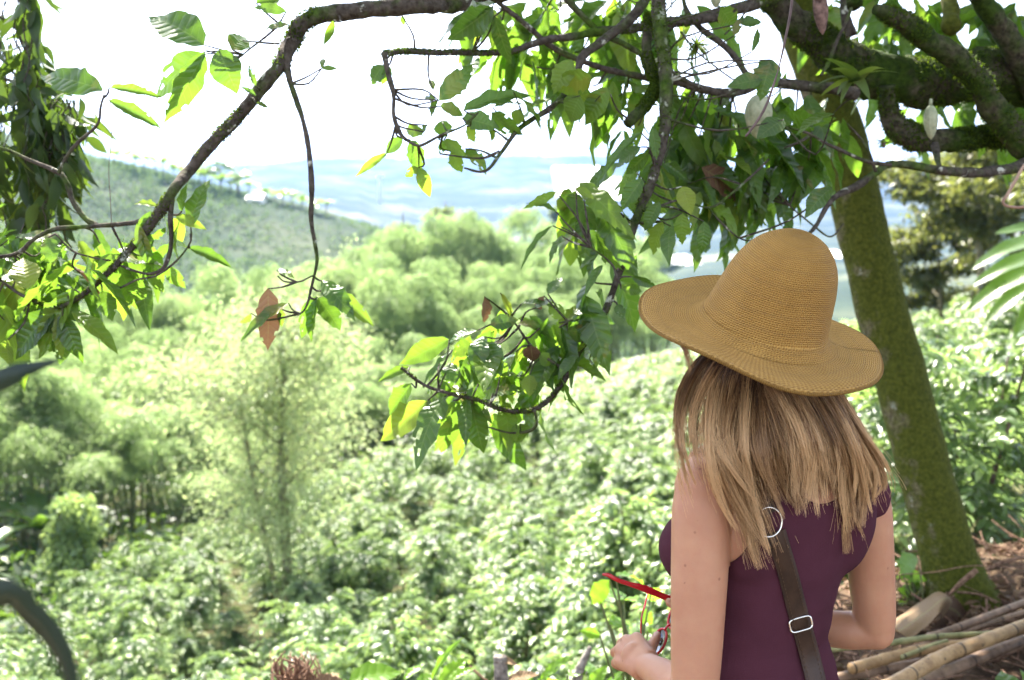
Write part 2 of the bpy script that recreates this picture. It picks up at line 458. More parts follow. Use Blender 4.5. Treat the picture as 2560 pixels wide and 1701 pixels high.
for i, (x, y) in enumerate(cands[:280]):
    k = int(rng.integers(0, 4)); o = protos[k] if first[k] else copy_tree(protos[k]); first[k] = False
    u = x / y; px = u * FPX + 1280
    s = rng.uniform(.74, 1.14) * (1.12 if px > 2150 else 1.0)
    o.location = (x, y, gz(x, y) - 0.1); o.rotation_euler = (0, 0, rng.uniform(0, 6.28)); o.scale = (s, s, s * rng.uniform(.9, 1.15))
    if px > 2080: lab = 'tall glossy coffee bush on the slope between the mossy leaning trunk and right edge'
    elif px > 1480: lab = 'glossy coffee bush on the slope beyond the woman in the straw hat'
    elif y > 19.5: lab = 'coffee bush with small sunlit leaves, upslope around the slender feathery tree'
    elif px < 560: lab = 'glossy coffee bush low on the slope below the bamboo grove, left of the feathery tree'
    else: lab = 'glossy coffee bush on the near slope in front of the slender feathery tree'
    tag(o, lab, 'coffee bush', GB)
    o['group'] = {'t': 'coffee bushes right of the leaning trunk', 'g': 'coffee bushes beyond the woman', 'c': 'coffee bushes upslope by the feathery tree'}.get('', GB) if False else GB + ' (' + lab.split(',')[0][-28:].strip() + ')'
# the rest of the plantation as one mass
mb = MB()
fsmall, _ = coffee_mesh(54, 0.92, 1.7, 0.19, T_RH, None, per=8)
base_v = np.concatenate(fsmall.v); base_c = np.concatenate(fsmall.c); base_uv = np.concatenate(fsmall.uv); base_q = np.concatenate(fsmall.q)
for (x, y) in cands[280:]:
    a = rng.uniform(0, 6.28); s = rng.uniform(.9, 1.15); ca, sa = math.cos(a), math.sin(a)
    v = base_v.copy(); v[:, 0], v[:, 1] = base_v[:, 0] * ca - base_v[:, 1] * sa, base_v[:, 0] * sa + base_v[:, 1] * ca
    c = base_c.copy(); c[:, 0] = np.clip(c[:, 0] + rng.normal(0, .06), 0, 1)
    mb.add(v * s + [x, y, gz(x, y) - .1], quads=base_q, uv=base_uv, col=c)
o = mb.build('coffee_plantation', M_COFFEE2); tag(o, 'far rows of the coffee plantation merging into one green mass', 'coffee plantation', kind='stuff')

# coffee on the far hillside
mb = MB(); pos = []
for y in np.arange(128, 330, 3.6):
    for u in np.arange(-0.62, 0.16, 3.1 / y):
        if rng.random() < 0.10: continue
        pos.append((u * y + rng.uniform(-.7, .7), y + rng.uniform(-.8, .8)))
pos = np.array(pos); pz = ground_z(pos[:, 0], pos[:, 1])
base = np.column_stack([pos, pz])
K = 26
d = rand_dirs(len(base) * K, 0.0, 1.0)
bp = np.repeat(base, K, 0) + d * np.array([1.0, 1.0, 1.5]) * rng.uniform(.75, 1.05, (len(d), 1))
tn = np.repeat(rng.uniform(.1, .6, len(base)), K) + rng.normal(0, .12, len(d))
scatter(mb, T_RH, bp, frames(d + rng.normal(0, .5, d.shape) + [0, 0, -.7], d + [0, 0, .4]), rng.uniform(.7, 1.1, len(d)) * 1.15, np.stack([np.clip(tn, 0, 1), rng.random(len(d)), rng.random(len(d)), np.ones(len(d))], 1))
M_COFFEE3 = leaf_mat('hill_coffee', [(0, (0.022, 0.05, 0.024)), (0.5, (0.06, 0.11, 0.05)), (1, (0.15, 0.22, 0.10))], (0.35, 0.5, 0.2), 0.3, 0.8, 0.1)  # hill foliage colours lightened to stand in for glare
o = mb.build('hillside_plantation', M_COFFEE3); tag(o, 'distant hillside densely dotted with round coffee bushes', 'coffee plantation', kind='stuff')

# bamboo
def bamboo_mesh(nc, H, spread, nleaf):
    fb, cb = MB(), MB(); pos, dirs, ups, col = [], [], [], []
    for c in range(nc):
        a = rng.uniform(0, 6.28); r0 = rng.uniform(0, .9)
        b = np.array([math.cos(a) * r0, math.sin(a) * r0, 0]); out = np.array([math.cos(a), math.sin(a), 0])
        h = H * rng.uniform(.62, 1.05); sp_ = spread * rng.uniform(.35, 1.0)
        cl = spline([b, b + out * sp_ * .12 + [0, 0, h * .45], b + out * sp_ * .42 + [0, 0, h * .85], b + out * sp_ * .8 + [0, 0, h * .99], b + out * sp_ * 1.12 + [0, 0, h * .9]], 16)
        tube(cb, cl, np.linspace(.055, .008, 16), 5)
        n = int(nleaf * rng.uniform(.8, 1.2))
        t = rng.beta(3.2, 1.3, n) * 0.86 + 0.14
        ii = t * 15; i0 = np.minimum(ii.astype(int), 14); f = (ii - i0)[:, None]
        cen = cl[i0] * (1 - f) + cl[i0 + 1] * f
        # side sprays: leaf groups on short drooping twigs
        R = (0.35 + 1.45 * np.sin(np.clip(t, 0, 1) * math.pi * .85)) * .95
        ng = 60
        gd = rand_dirs(ng, -.3, .9); gsel = rng.integers(0, ng, n)
        tb = np.floor(t * 12).astype(int)
        gd2 = rand_dirs(ng * 13, -.35, .8).reshape(13, ng, 3)
        dd = gd2[tb, gsel % 11]
        rr = (rng.random(n) ** .6) * R
        p_ = cen + dd * rr[:, None] + np.stack([np.zeros(n), np.zeros(n), -0.42 * rr * rr], 1) + rng.normal(0, .09, (n, 3))
        pos.append(p_); dirs.append(dd * .5 + rng.normal(0, .35, (n, 3)) + [0, 0, -.9]); ups.append(dd + [0, 0, .5] + rng.normal(0, .4, (n, 3)))
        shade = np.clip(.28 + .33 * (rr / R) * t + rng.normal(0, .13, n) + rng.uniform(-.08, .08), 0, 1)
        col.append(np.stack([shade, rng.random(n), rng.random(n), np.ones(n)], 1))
    pos = np.concatenate(pos); m = len(pos)
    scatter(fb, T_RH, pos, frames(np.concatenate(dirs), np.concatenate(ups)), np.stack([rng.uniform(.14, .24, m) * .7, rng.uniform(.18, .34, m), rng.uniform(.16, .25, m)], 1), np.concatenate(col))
    return fb.mesh('foliage', M_BAMBOO), cb.mesh('culm', M_CULM)
BAM = [bamboo_mesh(13, 11.5, 3.8, 2900) for _ in range(3)]
bproto = []
for fm, cm in BAM:
    e = empty('bamboo_clump'); link_local(fm, 'foliage', e); c = link_local(cm, 'culm', e); c['kind'] = 'stuff'; bproto.append(e)
# (px of base, distance, py of top)
BSPOTS = [(-90, 33, 800), (60, 35, 905), (190, 33.5, 985), (300, 36.5, 930), (405, 35.5, 1065), (-30, 44, 790), (150, 45, 840), (300, 47, 800), (440, 44, 850), (560, 46, 760), (60, 40, 860), (700, 50, 720), (840, 46, 860), (960, 52, 820), (350, 60, 690), (480, 62, 640), (640, 60, 640), (780, 62, 630), (900, 60, 650), (1010, 58, 620), (1130, 60, 660), (1240, 64, 640), (1090, 80, 505), (1200, 82, 520), (1330, 84, 500), (1440, 82, 530), (1560, 84, 560), (1640, 86, 620), (1350, 66, 620), (1470, 70, 600), (900, 84, 600), (1000, 95, 560), (760, 90, 630), (1120, 50, 850), (1260, 56, 760), (1400, 62, 700), (1520, 72, 690), (1620, 76, 700), (1000, 46, 980), (240, 58, 730), (120, 60, 700), (-60, 58, 700)]
used = [False] * 3
BL = ['feathery pale green bamboo clump in the dense grove below the hill', 'arching bamboo clump with rounded plumes in the valley grove', 'tall plumed bamboo clump rising from the valley bottom']
for i, (px, y, py) in enumerate(BSPOTS):
    k = i % 3; o = bproto[k] if not used[k] else copy_tree(bproto[k]); used[k] = True
    x = (px - 1280) / FPX * y * 1.0; z = gz(x, y); top = CAMZ - y * tan_down(py)
    sc_ = max(.35, (top - z) / 12.6)
    o.location = (x, y, z); o.rotation_euler = (0, 0, rng.uniform(0, 6.28)); w_ = max(.75, min(1.25, sc_)) * rng.uniform(.9, 1.1)
    o.scale = (w_, w_, sc_)
    if py < 600: lab, g = 'tall plumed bamboo clump rising highest in front of the hazy blue hills', 'tall bamboo plumes against the far hills'
    elif px < 470 and y < 50: lab, g = 'shaded bamboo clump at the grove edge, left of the slender feathery tree', 'bamboo clumps on the left of the grove'
    elif px < 700: lab, g = 'bamboo clump in the grove behind the slender feathery tree', 'bamboo clumps behind the feathery tree'
    else: lab, g = 'sunlit bamboo clump in the grove above the middle of the coffee field', 'bamboo clumps above the coffee field'
    tag(o, lab, 'bamboo', g)

# slender feathery tree in the coffee field
def feather_tree():
    x0_, y0_ = (690 - 1280) / FPX * 22, 22.0; z = gz(x0_, y0_)
    e = empty('feathery_tree', (x0_, y0_, z - .1)); tag(e, 'slender twin-trunked tree with fine yellow-green feathery leaves amid coffee bushes', 'tree')
    H = 7.35
    trs = [spline([(0, 0, 0), (.05, 0, 1.6), (-.02, 0, 4), (.1, 0, 6.2), (.0, 0, H * .97)], 20), spline([(-.08, .05, .2), (-.35, 0, 1.6), (-.62, 0, 3.2), (-.85, 0, 4.9), (-.95, 0, 6.0)], 20)]
    for k, (tr, r) in enumerate(zip(trs, (.13, .06))):
        mb = MB(); tube(mb, tr, np.linspace(r * 1.25, .02, 20), 8, bump=.2, bfreq=3); 
        tk = mb.build('trunk', M_TRUNKPALE, e)
    mb, bb = MB(), MB()
    pos, dirs = [], []
    for k in range(120):
        tr = trs[0] if rng.random() < .68 else trs[1]
        f = rng.uniform(.26, 1.0); b = tr[int(f * 19)]
        a = rng.uniform(0, 6.28); prof = math.sin(min(1, (b[2] / H)) * math.pi * .95) ** .6
        ln = 2.15 * prof * rng.uniform(.55, 1.1) + .3
        out = np.array([math.cos(a), math.sin(a), 0])
        br = spline([b, b + out * ln * .5 + [0, 0, ln * .42], b + out * ln + [0, 0, ln * .38 - .1]], 8)
        tube(bb, br, np.linspace(.018, .004, 8), 4, cap=False)
        n = int(170 * ln / 1.5)
        t = rng.uniform(.2, 1, n); c = b[None] * 0 + br[np.minimum((t * 7).astype(int), 7)]
        cl = rng.integers(0, 9, n); off = rng.normal(0, 1, (9, 3)) * .28
        pos.append(c + off[cl] * (0.6 + t[:, None]) + rng.normal(0, .09, (n, 3)) - [0, 0, .1]); dirs.append(out[None] * .5 + rng.normal(0, .6, (n, 3)) + [0, 0, -.5])
    pos = np.concatenate(pos); n = len(pos)
    scatter(mb, T_RH, pos, frames(np.concatenate(dirs), rng.normal(0, .7, (n, 3)) + [0, 0, 1]), rng.uniform(.07, .16, n), np.stack([np.clip(rng.normal(.45, .25, n), 0, 1), rng.random(n), rng.random(n), np.ones(n)], 1))
    mb.build('crown', M_FEATHER, e); bb.build('branch', M_TRUNKPALE, e)
N = NT('trunk_pale'); M_TRUNKPALE = N.done(N.bsdf(N.ramp(N.noise(N.pos(), 5, 4), [(0.3, (0.10, 0.09, 0.045)), (0.7, (0.26, 0.23, 0.15))]), 0.85, bump=N.noise(N.pos(), 30, 3), bstr=.5))
feather_tree()
# ------------------------------------------------------------------ cacao tree over the view
def bark_mat(name, moss=0.5, dark=(0.028, 0.022, 0.016), light=(0.16, 0.14, 0.11), mg=((0.02, 0.04, 0.004), (0.07, 0.12, 0.015)), lich=0.0, side=0.0):
    N = NT(name); p = N.pos()
    n1 = N.noise(p, 7, 5, 0.65); n2 = N.noise(p, 60, 4, 0.6); n3 = N.noise(p, 22, 4, 0.6)
    bark = N.ramp(n2, [(0.3, dark), (0.7, light)])
    if lich:
        bark = N.mix(N.math('MULTIPLY', N.math('SUBTRACT', n3, 0.62), 20.0, clamp=True), bark, (0.42, 0.43, 0.36))
    g = N.ramp(n2, [(0.3, mg[0]), (0.7, mg[1])])
    f = N.math('MULTIPLY', N.math('SUBTRACT', N.math('ADD', n1, moss - 0.5), 0.42), 6.0, clamp=True)
    if side:
        nx = N.sep(N.n('ShaderNodeNewGeometry').outputs['Normal'])[0]
        f = N.math('MULTIPLY', N.math('SUBTRACT', N.math('ADD', N.math('ADD', n1, moss - .5), N.math('MULTIPLY', nx, side)), .46), 4.5, clamp=True)
    c = N.mix(f, bark, g)
    return N.done(N.bsdf(c, 0.95, 0.15, bump=N.math('ADD', N.math('MULTIPLY', n2, .6), n3), bstr=0.9, bdist=0.012))
M_BARK = bark_mat('mossy_bark', 0.55, dark=(.018,.014,.010), light=(.10,.085,.06), mg=((0.010, 0.022, 0.003), (0.04, 0.07, 0.008)))  # bark and moss colours darkened to carry the deep shade on the limbs
M_BARKD = bark_mat('dark_bark', 0.42, light=(0.10, 0.085, 0.07), lich=1)
M_TRUNKM = bark_mat('leaning_bark', 0.86, side=0.20, dark=(0.06, 0.045, 0.03), light=(0.26, 0.21, 0.16), mg=((0.034, 0.042, 0.006), (0.098, 0.108, 0.016)), lich=1)
M_MOSS = leaf_mat('moss', [(0, (0.018, 0.035, 0.004)), (1, (0.065, 0.105, 0.012))], (0.3, 0.45, 0.04), 0.3, 0.8, 0.1)
CS = [(0, (0.02, 0.05, 0.012)), (0.45, (0.045, 0.10, 0.016)), (0.75, (0.10, 0.17, 0.02)), (1, (0.24, 0.24, 0.03))]
M_CAC = leaf_mat('cacao_leaf', CS, (0.36, 0.64, 0.07), 0.46, 0.30, 0.6, veins=9, blem=0.7, spot_col=(0.20, 0.15, 0.04))
M_CACY = leaf_mat('yellowing_leaf', [(0, (0.07, 0.14, 0.02)), (0.5, (0.11, 0.18, 0.03)), (1, (0.22, 0.24, 0.04))], (0.48, 0.72, 0.08), 0.5, 0.4, 0.4, veins=9, blem=0.6, spot_col=(0.22, 0.13, 0.03))
M_DRY = leaf_mat('dry_leaf', [(0, (0.05, 0.025, 0.015)), (0.5, (0.11, 0.06, 0.035)), (1, (0.30, 0.20, 0.12))], (0.35, 0.2, 0.12), 0.12, 0.7, 0.2, veins=9)

def cw(v):
    v = min(max(v, 0), 1)
    return 0.205 * (math.sin(math.pi * min(1, v ** 0.82)) ** 0.85) * (1 if v < .8 else 1 - (v - .8) * 1.6) + 0.004
def ragged_template(seed, holes=0.04, rows=12, cols=6, jag=0.10, **kw):
    r = np.random.default_rng(seed); holes *= .35; jag *= .55
    T = leaf_template(rows, cols, cw, **kw)
    v = T['v']; uv = T['uv']
    lob = r.normal(0, 1, 40)
    for i in range(len(v)):
        au = abs(uv[i, 0])
        if au > .5:
            k = int(uv[i, 1] * rows) * 2 + (uv[i, 0] > 0)
            v[i, 0] *= 1 + jag * (au - .5) * 2 * lob[k % 40]
            v[i, 1] += 0.012 * lob[(k * 7) % 40] * au
    keep = [k for k, q in enumerate(T['q']) if not (r.random() < holes * (3.0 if abs(uv[q[0], 0]) > .6 or abs(uv[q[1], 0]) > .6 else .6) and uv[q[0], 1] > .15)]
    T['q'] = T['q'][keep]
    return T
TC = [ragged_template(1, .0, fold=.25, droop=.25, wave=.10), ragged_template(2, .05, fold=.1, droop=.4, wave=.16), ragged_template(3, .07, fold=.35, droop=.15, wave=.12, jag=.12),
      ragged_template(4, .02, fold=.2, droop=.35, wave=.14), ragged_template(5, .07, fold=.05, droop=.3, wave=.16, jag=.13)]

cacao = empty('cacao_tree', P(2760, 1500, 3.55) * [1, 1, 0]); tag(cacao, 'mossy cacao tree whose limbs and ragged leaves arch over the whole view', 'tree')
CO = np.array(cacao.location)
class Part:
    """geometry collected in world space, stored relative to its thing"""
    def __init__(s, origin): s.mb = MB(); s.o = np.array(origin)
    def build(s, name, mats, parent):
        s.mb.v = [v - s.o for v in s.mb.v]
        return s.mb.build(name, mats, parent)
limbpts = []     # samples for twig attachment and moss
def limb(pts, d0, d1, w, sides=10, bump=.22, mat=None, name='branch', n=None, moss=0, parent=cacao, org=None, fuzz=.0, wob=0.006):
    """pts in photo px ; d0..d1 distances ; w list of widths in px"""
    org = CO if org is None else org
    m = len(pts); ds = np.linspace(d0, d1, m) if np.isscalar(d0) else np.array(d0)
    ww = np.interp(np.linspace(0, 1, m), np.linspace(0, 1, len(w)), w)
    A = np.array([[*P(a, b, d), x * d / FPX / 2] for (a, b), d, x in zip(pts, ds, ww)])
    n = n or max(16, int(6 * m)); S = spline(A, n)
    for i in range(n): 
        for k in range(3): S[i, k] += wob * mnoise.noise(Vector(S[i, :3] * 9 + 17 * k))
    pt = Part(org); tube(pt.mb, S[:, :3], np.maximum(S[:, 3], .0012), sides, bump=bump, bfreq=22, seed=len(limbpts))
    for s_ in S[::3]: limbpts.append(s_)
    o = pt.build(name, mat or M_BARKD, parent)
    if moss:
        add_moss(S, moss, parent=o)
    return o, S
def add_moss(S, count, parent, size=(.006, .016), up=0.3, org=None):
    org = CO if org is None else org
    pt = Part(org); i = rng.integers(0, len(S) - 1, count); f = rng.random(count)[:, None]
    c = S[i] * (1 - f) + S[i + 1] * f; tg = nrm(S[i + 1, :3] - S[i, :3])
    d = rand_dirs(count); d = d + [0, 0, up]; d = d - tg * np.sum(d * tg, 1, keepdims=True); d = nrm(d)
    # patchy growth
    keep = np.array([mnoise.noise(Vector(p * 9)) > -0.12 + 0.2 * rng.random() for p in c[:, :3]])
    c, d, tg = c[keep], d[keep], tg[keep]; n = len(c)
    pos = c[:, :3] + d * c[:, 3:4] * .97
    scatter(pt.mb, T_RH, pos, frames(d + rng.normal(0, .55, (n, 3)), tg + rng.normal(0, .5, (n, 3))), np.stack([rng.uniform(.006, .012, n) * 2.2, rng.uniform(*size, n) * np.clip(c[:, 3] / .035, .3, 1), np.full(n, .01)], 1))
    pt.mb.v = [v for v in pt.mb.v]
    pt.build('moss', M_MOSS, parent)

# trunk outside the right edge and the big limbs
tx = 2790
_, S = limb([(2760, 1700), (2755, 1400), (2790, 1000), (2770, 700), (2740, 420), (2700, 200), (2680, -60)], [3.55, 3.55, 3.5, 3.45, 3.4, 3.4, 3.4], 3.4, [230, 190, 180, 190, 200, 180, 150], sides=16, mat=M_BARK, name='trunk')
LIMB_A = limb([(1880, -50), (1930, 0), (1985, 55), (2040, 95), (2100, 140), (2170, 180), (2250, 202), (2340, 205), (2430, 190), (2560, 195), (2740, 260)], 3.1, 3.35, [62, 66, 74, 84, 96, 112, 118, 120, 125, 140, 150], sides=16, mat=M_BARK, moss=9000)
limb([(2190, 25), (2240, 48), (2300, 85), (2370, 130), (2440, 200), (2490, 280), (2550, 350), (2650, 430), (2740, 520)], 2.9, 3.3, [28, 52, 55, 58, 62, 72, 84, 96], sides=14, mat=M_BARK, moss=2500)
limb([(2215, 215), (2222, 270), (2240, 318), (2290, 345), (2370, 352), (2450, 345), (2530, 345), (2620, 360), (2740, 420)], 3.15, 3.35, [40, 44, 60, 62, 58, 56, 60, 80, 100], sides=14, mat=M_BARK, moss=5000)
limb([(2400, -60), (2460, 10), (2510, 80), (2560, 170), (2620, 260), (2740, 330)], 3.0, 3.35, [46, 50, 58, 70, 84], sides=12, mat=M_BARK)
limb([(2140, 15), (2120, -60)], 2.95, 3.0, [40, 30], mat=M_BARK)
limb([(2380, 70), (2375, 20), (2360, -60)], 3.4, 3.6, [44, 40, 30], mat=M_TRUNKM, sides=12)
limb([(2110, -40), (2115, 40), (2130, 90)], 3.1, 3.1, [18, 22, 30], mat=M_BARKD)
limb([(2130, 20), (2100, 90), (2075, 150), (2050, 185)], 2.9, 2.9, [7, 8, 9, 6], mat=M_BARKD)
# small branches
limb([(2690, 360), (2560, 412), (2500, 425), (2450, 432), (2400, 432), (2330, 422), (2230, 412), (2190, 432), (2130, 470), (2075, 505), (2040, 560), (2010, 598)], 3.2, 2.7, [40, 30, 26, 26, 24, 22, 18, 18, 18, 14, 11, 9], mat=M_BARKD)
limb([(2350, 425), (2345, 395), (2335, 365)], 2.95, 3.1, [12, 14, 22], mat=M_BARKD)
limb([(2230, 412), (2150, 400), (2080, 365), (2020, 335), (1940, 312)], 2.75, 2.7, [9, 9, 7, 6], mat=M_BARKD)
limb([(2190, 430), (2160, 360), (2120, 310)], 2.75, 2.7, [7, 7, 4], mat=M_BARKD)
limb([(2060, 300), (2010, 345), (1960, 370)], 2.85, 2.75, [10, 8, 5], mat=M_BARKD)
limb([(2140, 240), (2080, 222), (2020, 216), (1950, 206), (1900, 208), (1860, 226), (1810, 234), (1760, 225), (1700, 206), (1630, 198), (1560, 183), (1506, 171), (1448, 150), (1380, 118), (1330, 80), (1287, 40), (1236, -10), (1210, -60)], 3.0, 2.6, [34, 28, 26, 24, 22, 22, 20, 18, 17, 16, 15, 14, 13, 12, 10], mat=M_BARKD, n=110)
limb([(1990, -30), (1880, 10), (1790, 40), (1740, 52), (1650, 62), (1560, 72), (1480, 82), (1420, 92), (1340, 108), (1270, 128), (1200, 134), (1110, 131), (1020, 129), (955, 135)], 3.0, 2.35, [34, 32, 28, 24, 22, 19, 16, 14, 15, 12], mat=M_BARKD, n=100, moss=2600)
limb([(957, 134), (970, 190), (982, 240), (983, 290), (1000, 335), (1015, 352)], 2.35, 2.3, [13, 12, 10, 9], mat=M_BARKD, bump=.4)
limb([(1015, 352), (1040, 365), (1061, 364), (1110, 340), (1167, 313), (1200, 280)], 2.3, 2.3, [7, 7, 6, 4], mat=M_BARKD)
limb([(1648, -60), (1615, 0), (1575, 50), (1506, 104), (1455, 140), (1440, 190), (1405, 238), (1371, 273), (1330, 300), (1287, 332), (1251, 379), (1225, 415), (1200, 427), (1160, 420)], 2.7, 2.3, [28, 26, 22, 20, 17, 14, 12, 9, 7, 5], mat=M_BARKD, n=80)
limb([(1251, 379), (1207, 393), (1149, 393), (1100, 388)], 2.3, 2.3, [8, 6, 4], mat=M_BARKD)
limb([(1395, -30), (1440, 20), (1500, 80), (1560, 110), (1620, 150), (1700, 195), (1760, 225)], 2.7, 2.75, [18, 17, 14, 13, 12, 10], mat=M_BARKD)
limb([(1700, -60), (1712, 20), (1750, 70), (1800, 110), (1840, 150), (1870, 190), (1905, 205)], 2.9, 2.9, [10, 12, 15, 16, 16, 16, 18], mat=M_BARKD)
limb([(1700, 80), (1740, 130), (1790, 170), (1850, 210)], 2.7, 2.75, [5, 5, 4], mat=M_BARKD)
limb([(1810, 90), (1855, 40), (1890, 0)], 2.8, 2.8, [4, 5, 6], mat=M_BARKD)
limb([(1640, -160), (1642, -40), (1648, 60), (1660, 150), (1668, 220), (1664, 290), (1655, 370), (1632, 440), (1600, 520), (1572, 610), (1545, 700), (1510, 780), (1465, 860), (1420, 940), (1375, 995), (1335, 1022), (1290, 1030), (1240, 1022), (1190, 1000), (1130, 985), (1060, 962), (1000, 918)], 2.55, 2.35, [40, 38, 36, 34, 32, 28, 24, 21, 18, 16, 15, 14, 13, 12, 10, 9, 8, 7], mat=M_BARKD, n=150, moss=2600)
limb([(1622, 40), (1618, 100), (1620, 160), (1640, 212), (1625, 245), (1598, 280), (1572, 312)], 2.6, 2.5, [26, 28, 30, 30, 28, 26], mat=M_BARK, moss=3500)
limb([(1336, 1024), (1342, 1060), (1322, 1078), (1270, 1083), (1215, 1070)], 2.38, 2.4, [8, 8, 6, 4], mat=M_BARKD)
limb([(1420, 935), (1370, 900), (1330, 870), (1290, 820), (1270, 790)], 2.4, 2.45, [8, 7, 6, 4], mat=M_BARKD)
limb([(1500, 800), (1440, 800), (1400, 810)], 2.4, 2.4, [6, 5, 3], mat=M_BARKD)
limb([(1545, 700), (1530, 660), (1480, 620), (1440, 590), (1400, 570)], 2.4, 2.4, [6, 5, 4, 3], mat=M_BARKD)
limb([(1580, 560), (1640, 520), (1700, 500), (1770, 520), (1830, 480), (1920, 400)], 2.5, 2.7, [6, 7, 6, 5, 6, 6], mat=M_BARKD)
limb([(1770, 520), (1800, 560), (1850, 600), (1900, 605)], 2.6, 2.6, [5, 5, 4, 3], mat=M_BARKD)
limb([(1945, 480), (1985, 520), (2040, 565), (2080, 590), (2110, 560)], 2.9, 3.0, [3, 4, 5, 3], mat=M_BARKD)
LIMB_M = limb([(2690, -120), (2350, -330), (1900, -330), (1550, -190), (1330, -60), (1190, -15), (1080, 8), (960, 22), (870, 28), (800, 38), (755, 60), (728, 105), (700, 165), (655, 222), (615, 270), (570, 320), (520, 370), (475, 425), (440, 470), (410, 515), (375, 562), (340, 605), (300, 650), (255, 695), (205, 738), (150, 768), (110, 764), (60, 740), (10, 706), (-60, 660)],
     [3.35, 3.2, 3.0, 2.8, 2.65, 2.6] + [2.5] * 6 + [2.45] * 6 + [2.4] * 12, 0, [130, 110, 90, 80, 72, 64, 52, 44, 42, 40, 42, 44, 38, 34, 31, 32, 31, 30, 27, 28, 24, 20, 17, 15, 13, 11, 9, 8, 7, 6], mat=M_BARKD, sides=14, n=200, moss=5000)
limb([(730, 100), (715, 150), (722, 200), (740, 250), (757, 300), (768, 360), (776, 420), (780, 480), (783, 560), (788, 620), (790, 660), (775, 720), (760, 770), (742, 788)], 2.45, 2.4, [30, 18, 14, 13, 12, 13, 12, 10, 9, 8, 7, 5], mat=M_BARKD, bump=.35, n=90)
limb([(780, 690), (745, 705), (710, 705), (692, 690)], 2.4, 2.4, [5, 4, 4], mat=M_BARKD)
limb([(430, 490), (425, 545), (428, 600), (422, 640), (405, 672), (370, 685), (330, 676), (300, 662)], 2.4, 2.4, [14, 12, 11, 9, 7, 6], mat=M_BARKD)
limb([(300, 720), (340, 700), (390, 690), (440, 655), (475, 610), (478, 585)], 2.38, 2.38, [5, 5, 5, 4], mat=M_BARKD)
limb([(410, 520), (370, 548), (300, 561), (240, 564), (190, 567), (140, 574), (90, 598), (50, 628), (0, 644), (-60, 650)], 2.42, 2.5, [14, 13, 12, 11, 9, 9], mat=M_BARKD)
limb([(245, 563), (212, 545), (180, 505), (165, 460), (145, 435), (75, 402), (0, 370), (-60, 345)], 2.45, 2.5, [12, 12, 13, 12, 8, 7], mat=M_BARKD, bump=.35)
limb([(147, 436), (160, 400), (185, 362), (240, 312), (252, 270), (263, 240)], 2.45, 2.4, [10, 9, 8, 6, 5], mat=M_BARKD)
limb([(138, 583), (182, 627), (230, 642), (277, 649)], 2.42, 2.4, [5, 5, 4], mat=M_BARKD)
limb([(700, 60), (640, 115), (590, 155), (540, 172)], 2.45, 2.4, [7, 5, 4, 3], mat=M_BARKD)
limb([(600, 145), (560, 140), (515, 128)], 2.42, 2.4, [4, 4, 3], mat=M_BARKD)
limb([(700, 110), (650, 108), (610, 106)], 2.45, 2.42, [6, 5, 3], mat=M_BARKD)

HV = nrm(np.array(SUND) + np.array([0, -1.0, 0]))
LEAVES = {'g': [], 'y': [], 'b': []}
def put(kind, pos, d, up, L, W, tone=None, ti=None):
    LEAVES[kind].append((pos, d, up, L, W, rng.random() if tone is None else tone, rng.random(), int(rng.integers(0, 5)) if ti is None else ti))
def hero(bx, by, tx_, ty, w, d=2.4, k='g', tone=None):
    dz = rng.uniform(-.05, .12)
    a = P(bx, by, d); b = P(tx_, ty, d + dz * .5)
    if k == 'w': b = P(tx_, ty, d - .85 * max(0, ty - by) * d / FPX)
    L = np.linalg.norm(b - a); W = w * d / FPX
    v = nrm(a - [0, 0, CAMZ])
    if k == 'w': up = HV + rng.normal(0, .12, 3); kk = 'g'; tone = .35
    elif k == 'b': up = -v + rng.normal(0, .3, 3); kk = 'b'
    elif k == 'd': up = -v * .6 + rng.normal(0, .4, 3) + [0, 0, .5]; kk = 'g'; tone = .1
    elif k == 'y': up = -v + rng.normal(0, .3, 3) + [0, 0, .3]; kk = 'y'
    else: up = -v * .9 + rng.normal(0, .3, 3) + [0, 0, .5]; kk = 'g'
    put(kk, a, b - a, up, L * 1.15, W / 0.35, rng.uniform(.1, .6) if (tone is None and kk == 'g') else tone)
    limbtwig(a)
def limbtwig(a):
    TW.append(a)
TW = []
def whorl(px, py, d, n, L=.17, yl=.12, dirs=(0, 0, -1), spread=.9, tone=.35, br=0.02):
    c = P(px, py, d); TW.append(c)
    for _ in range(n):
        dd = np.array(dirs) * .8 + rng.normal(0, spread, 3) * [.72, .6, .45]
        l = L * rng.uniform(.55, 1.25); r = rng.random()
        k = 'y' if r < yl * .75 else ('b' if r < yl * .75 + br else 'g')
        put(k, c + rng.normal(0, .03, 3), dd, np.array([0, -.35, .8]) + rng.normal(0, .5, 3), l * 1.05, l * rng.uniform(.62, .92), np.clip(rng.normal(tone, .2), 0, 1))
H = hero
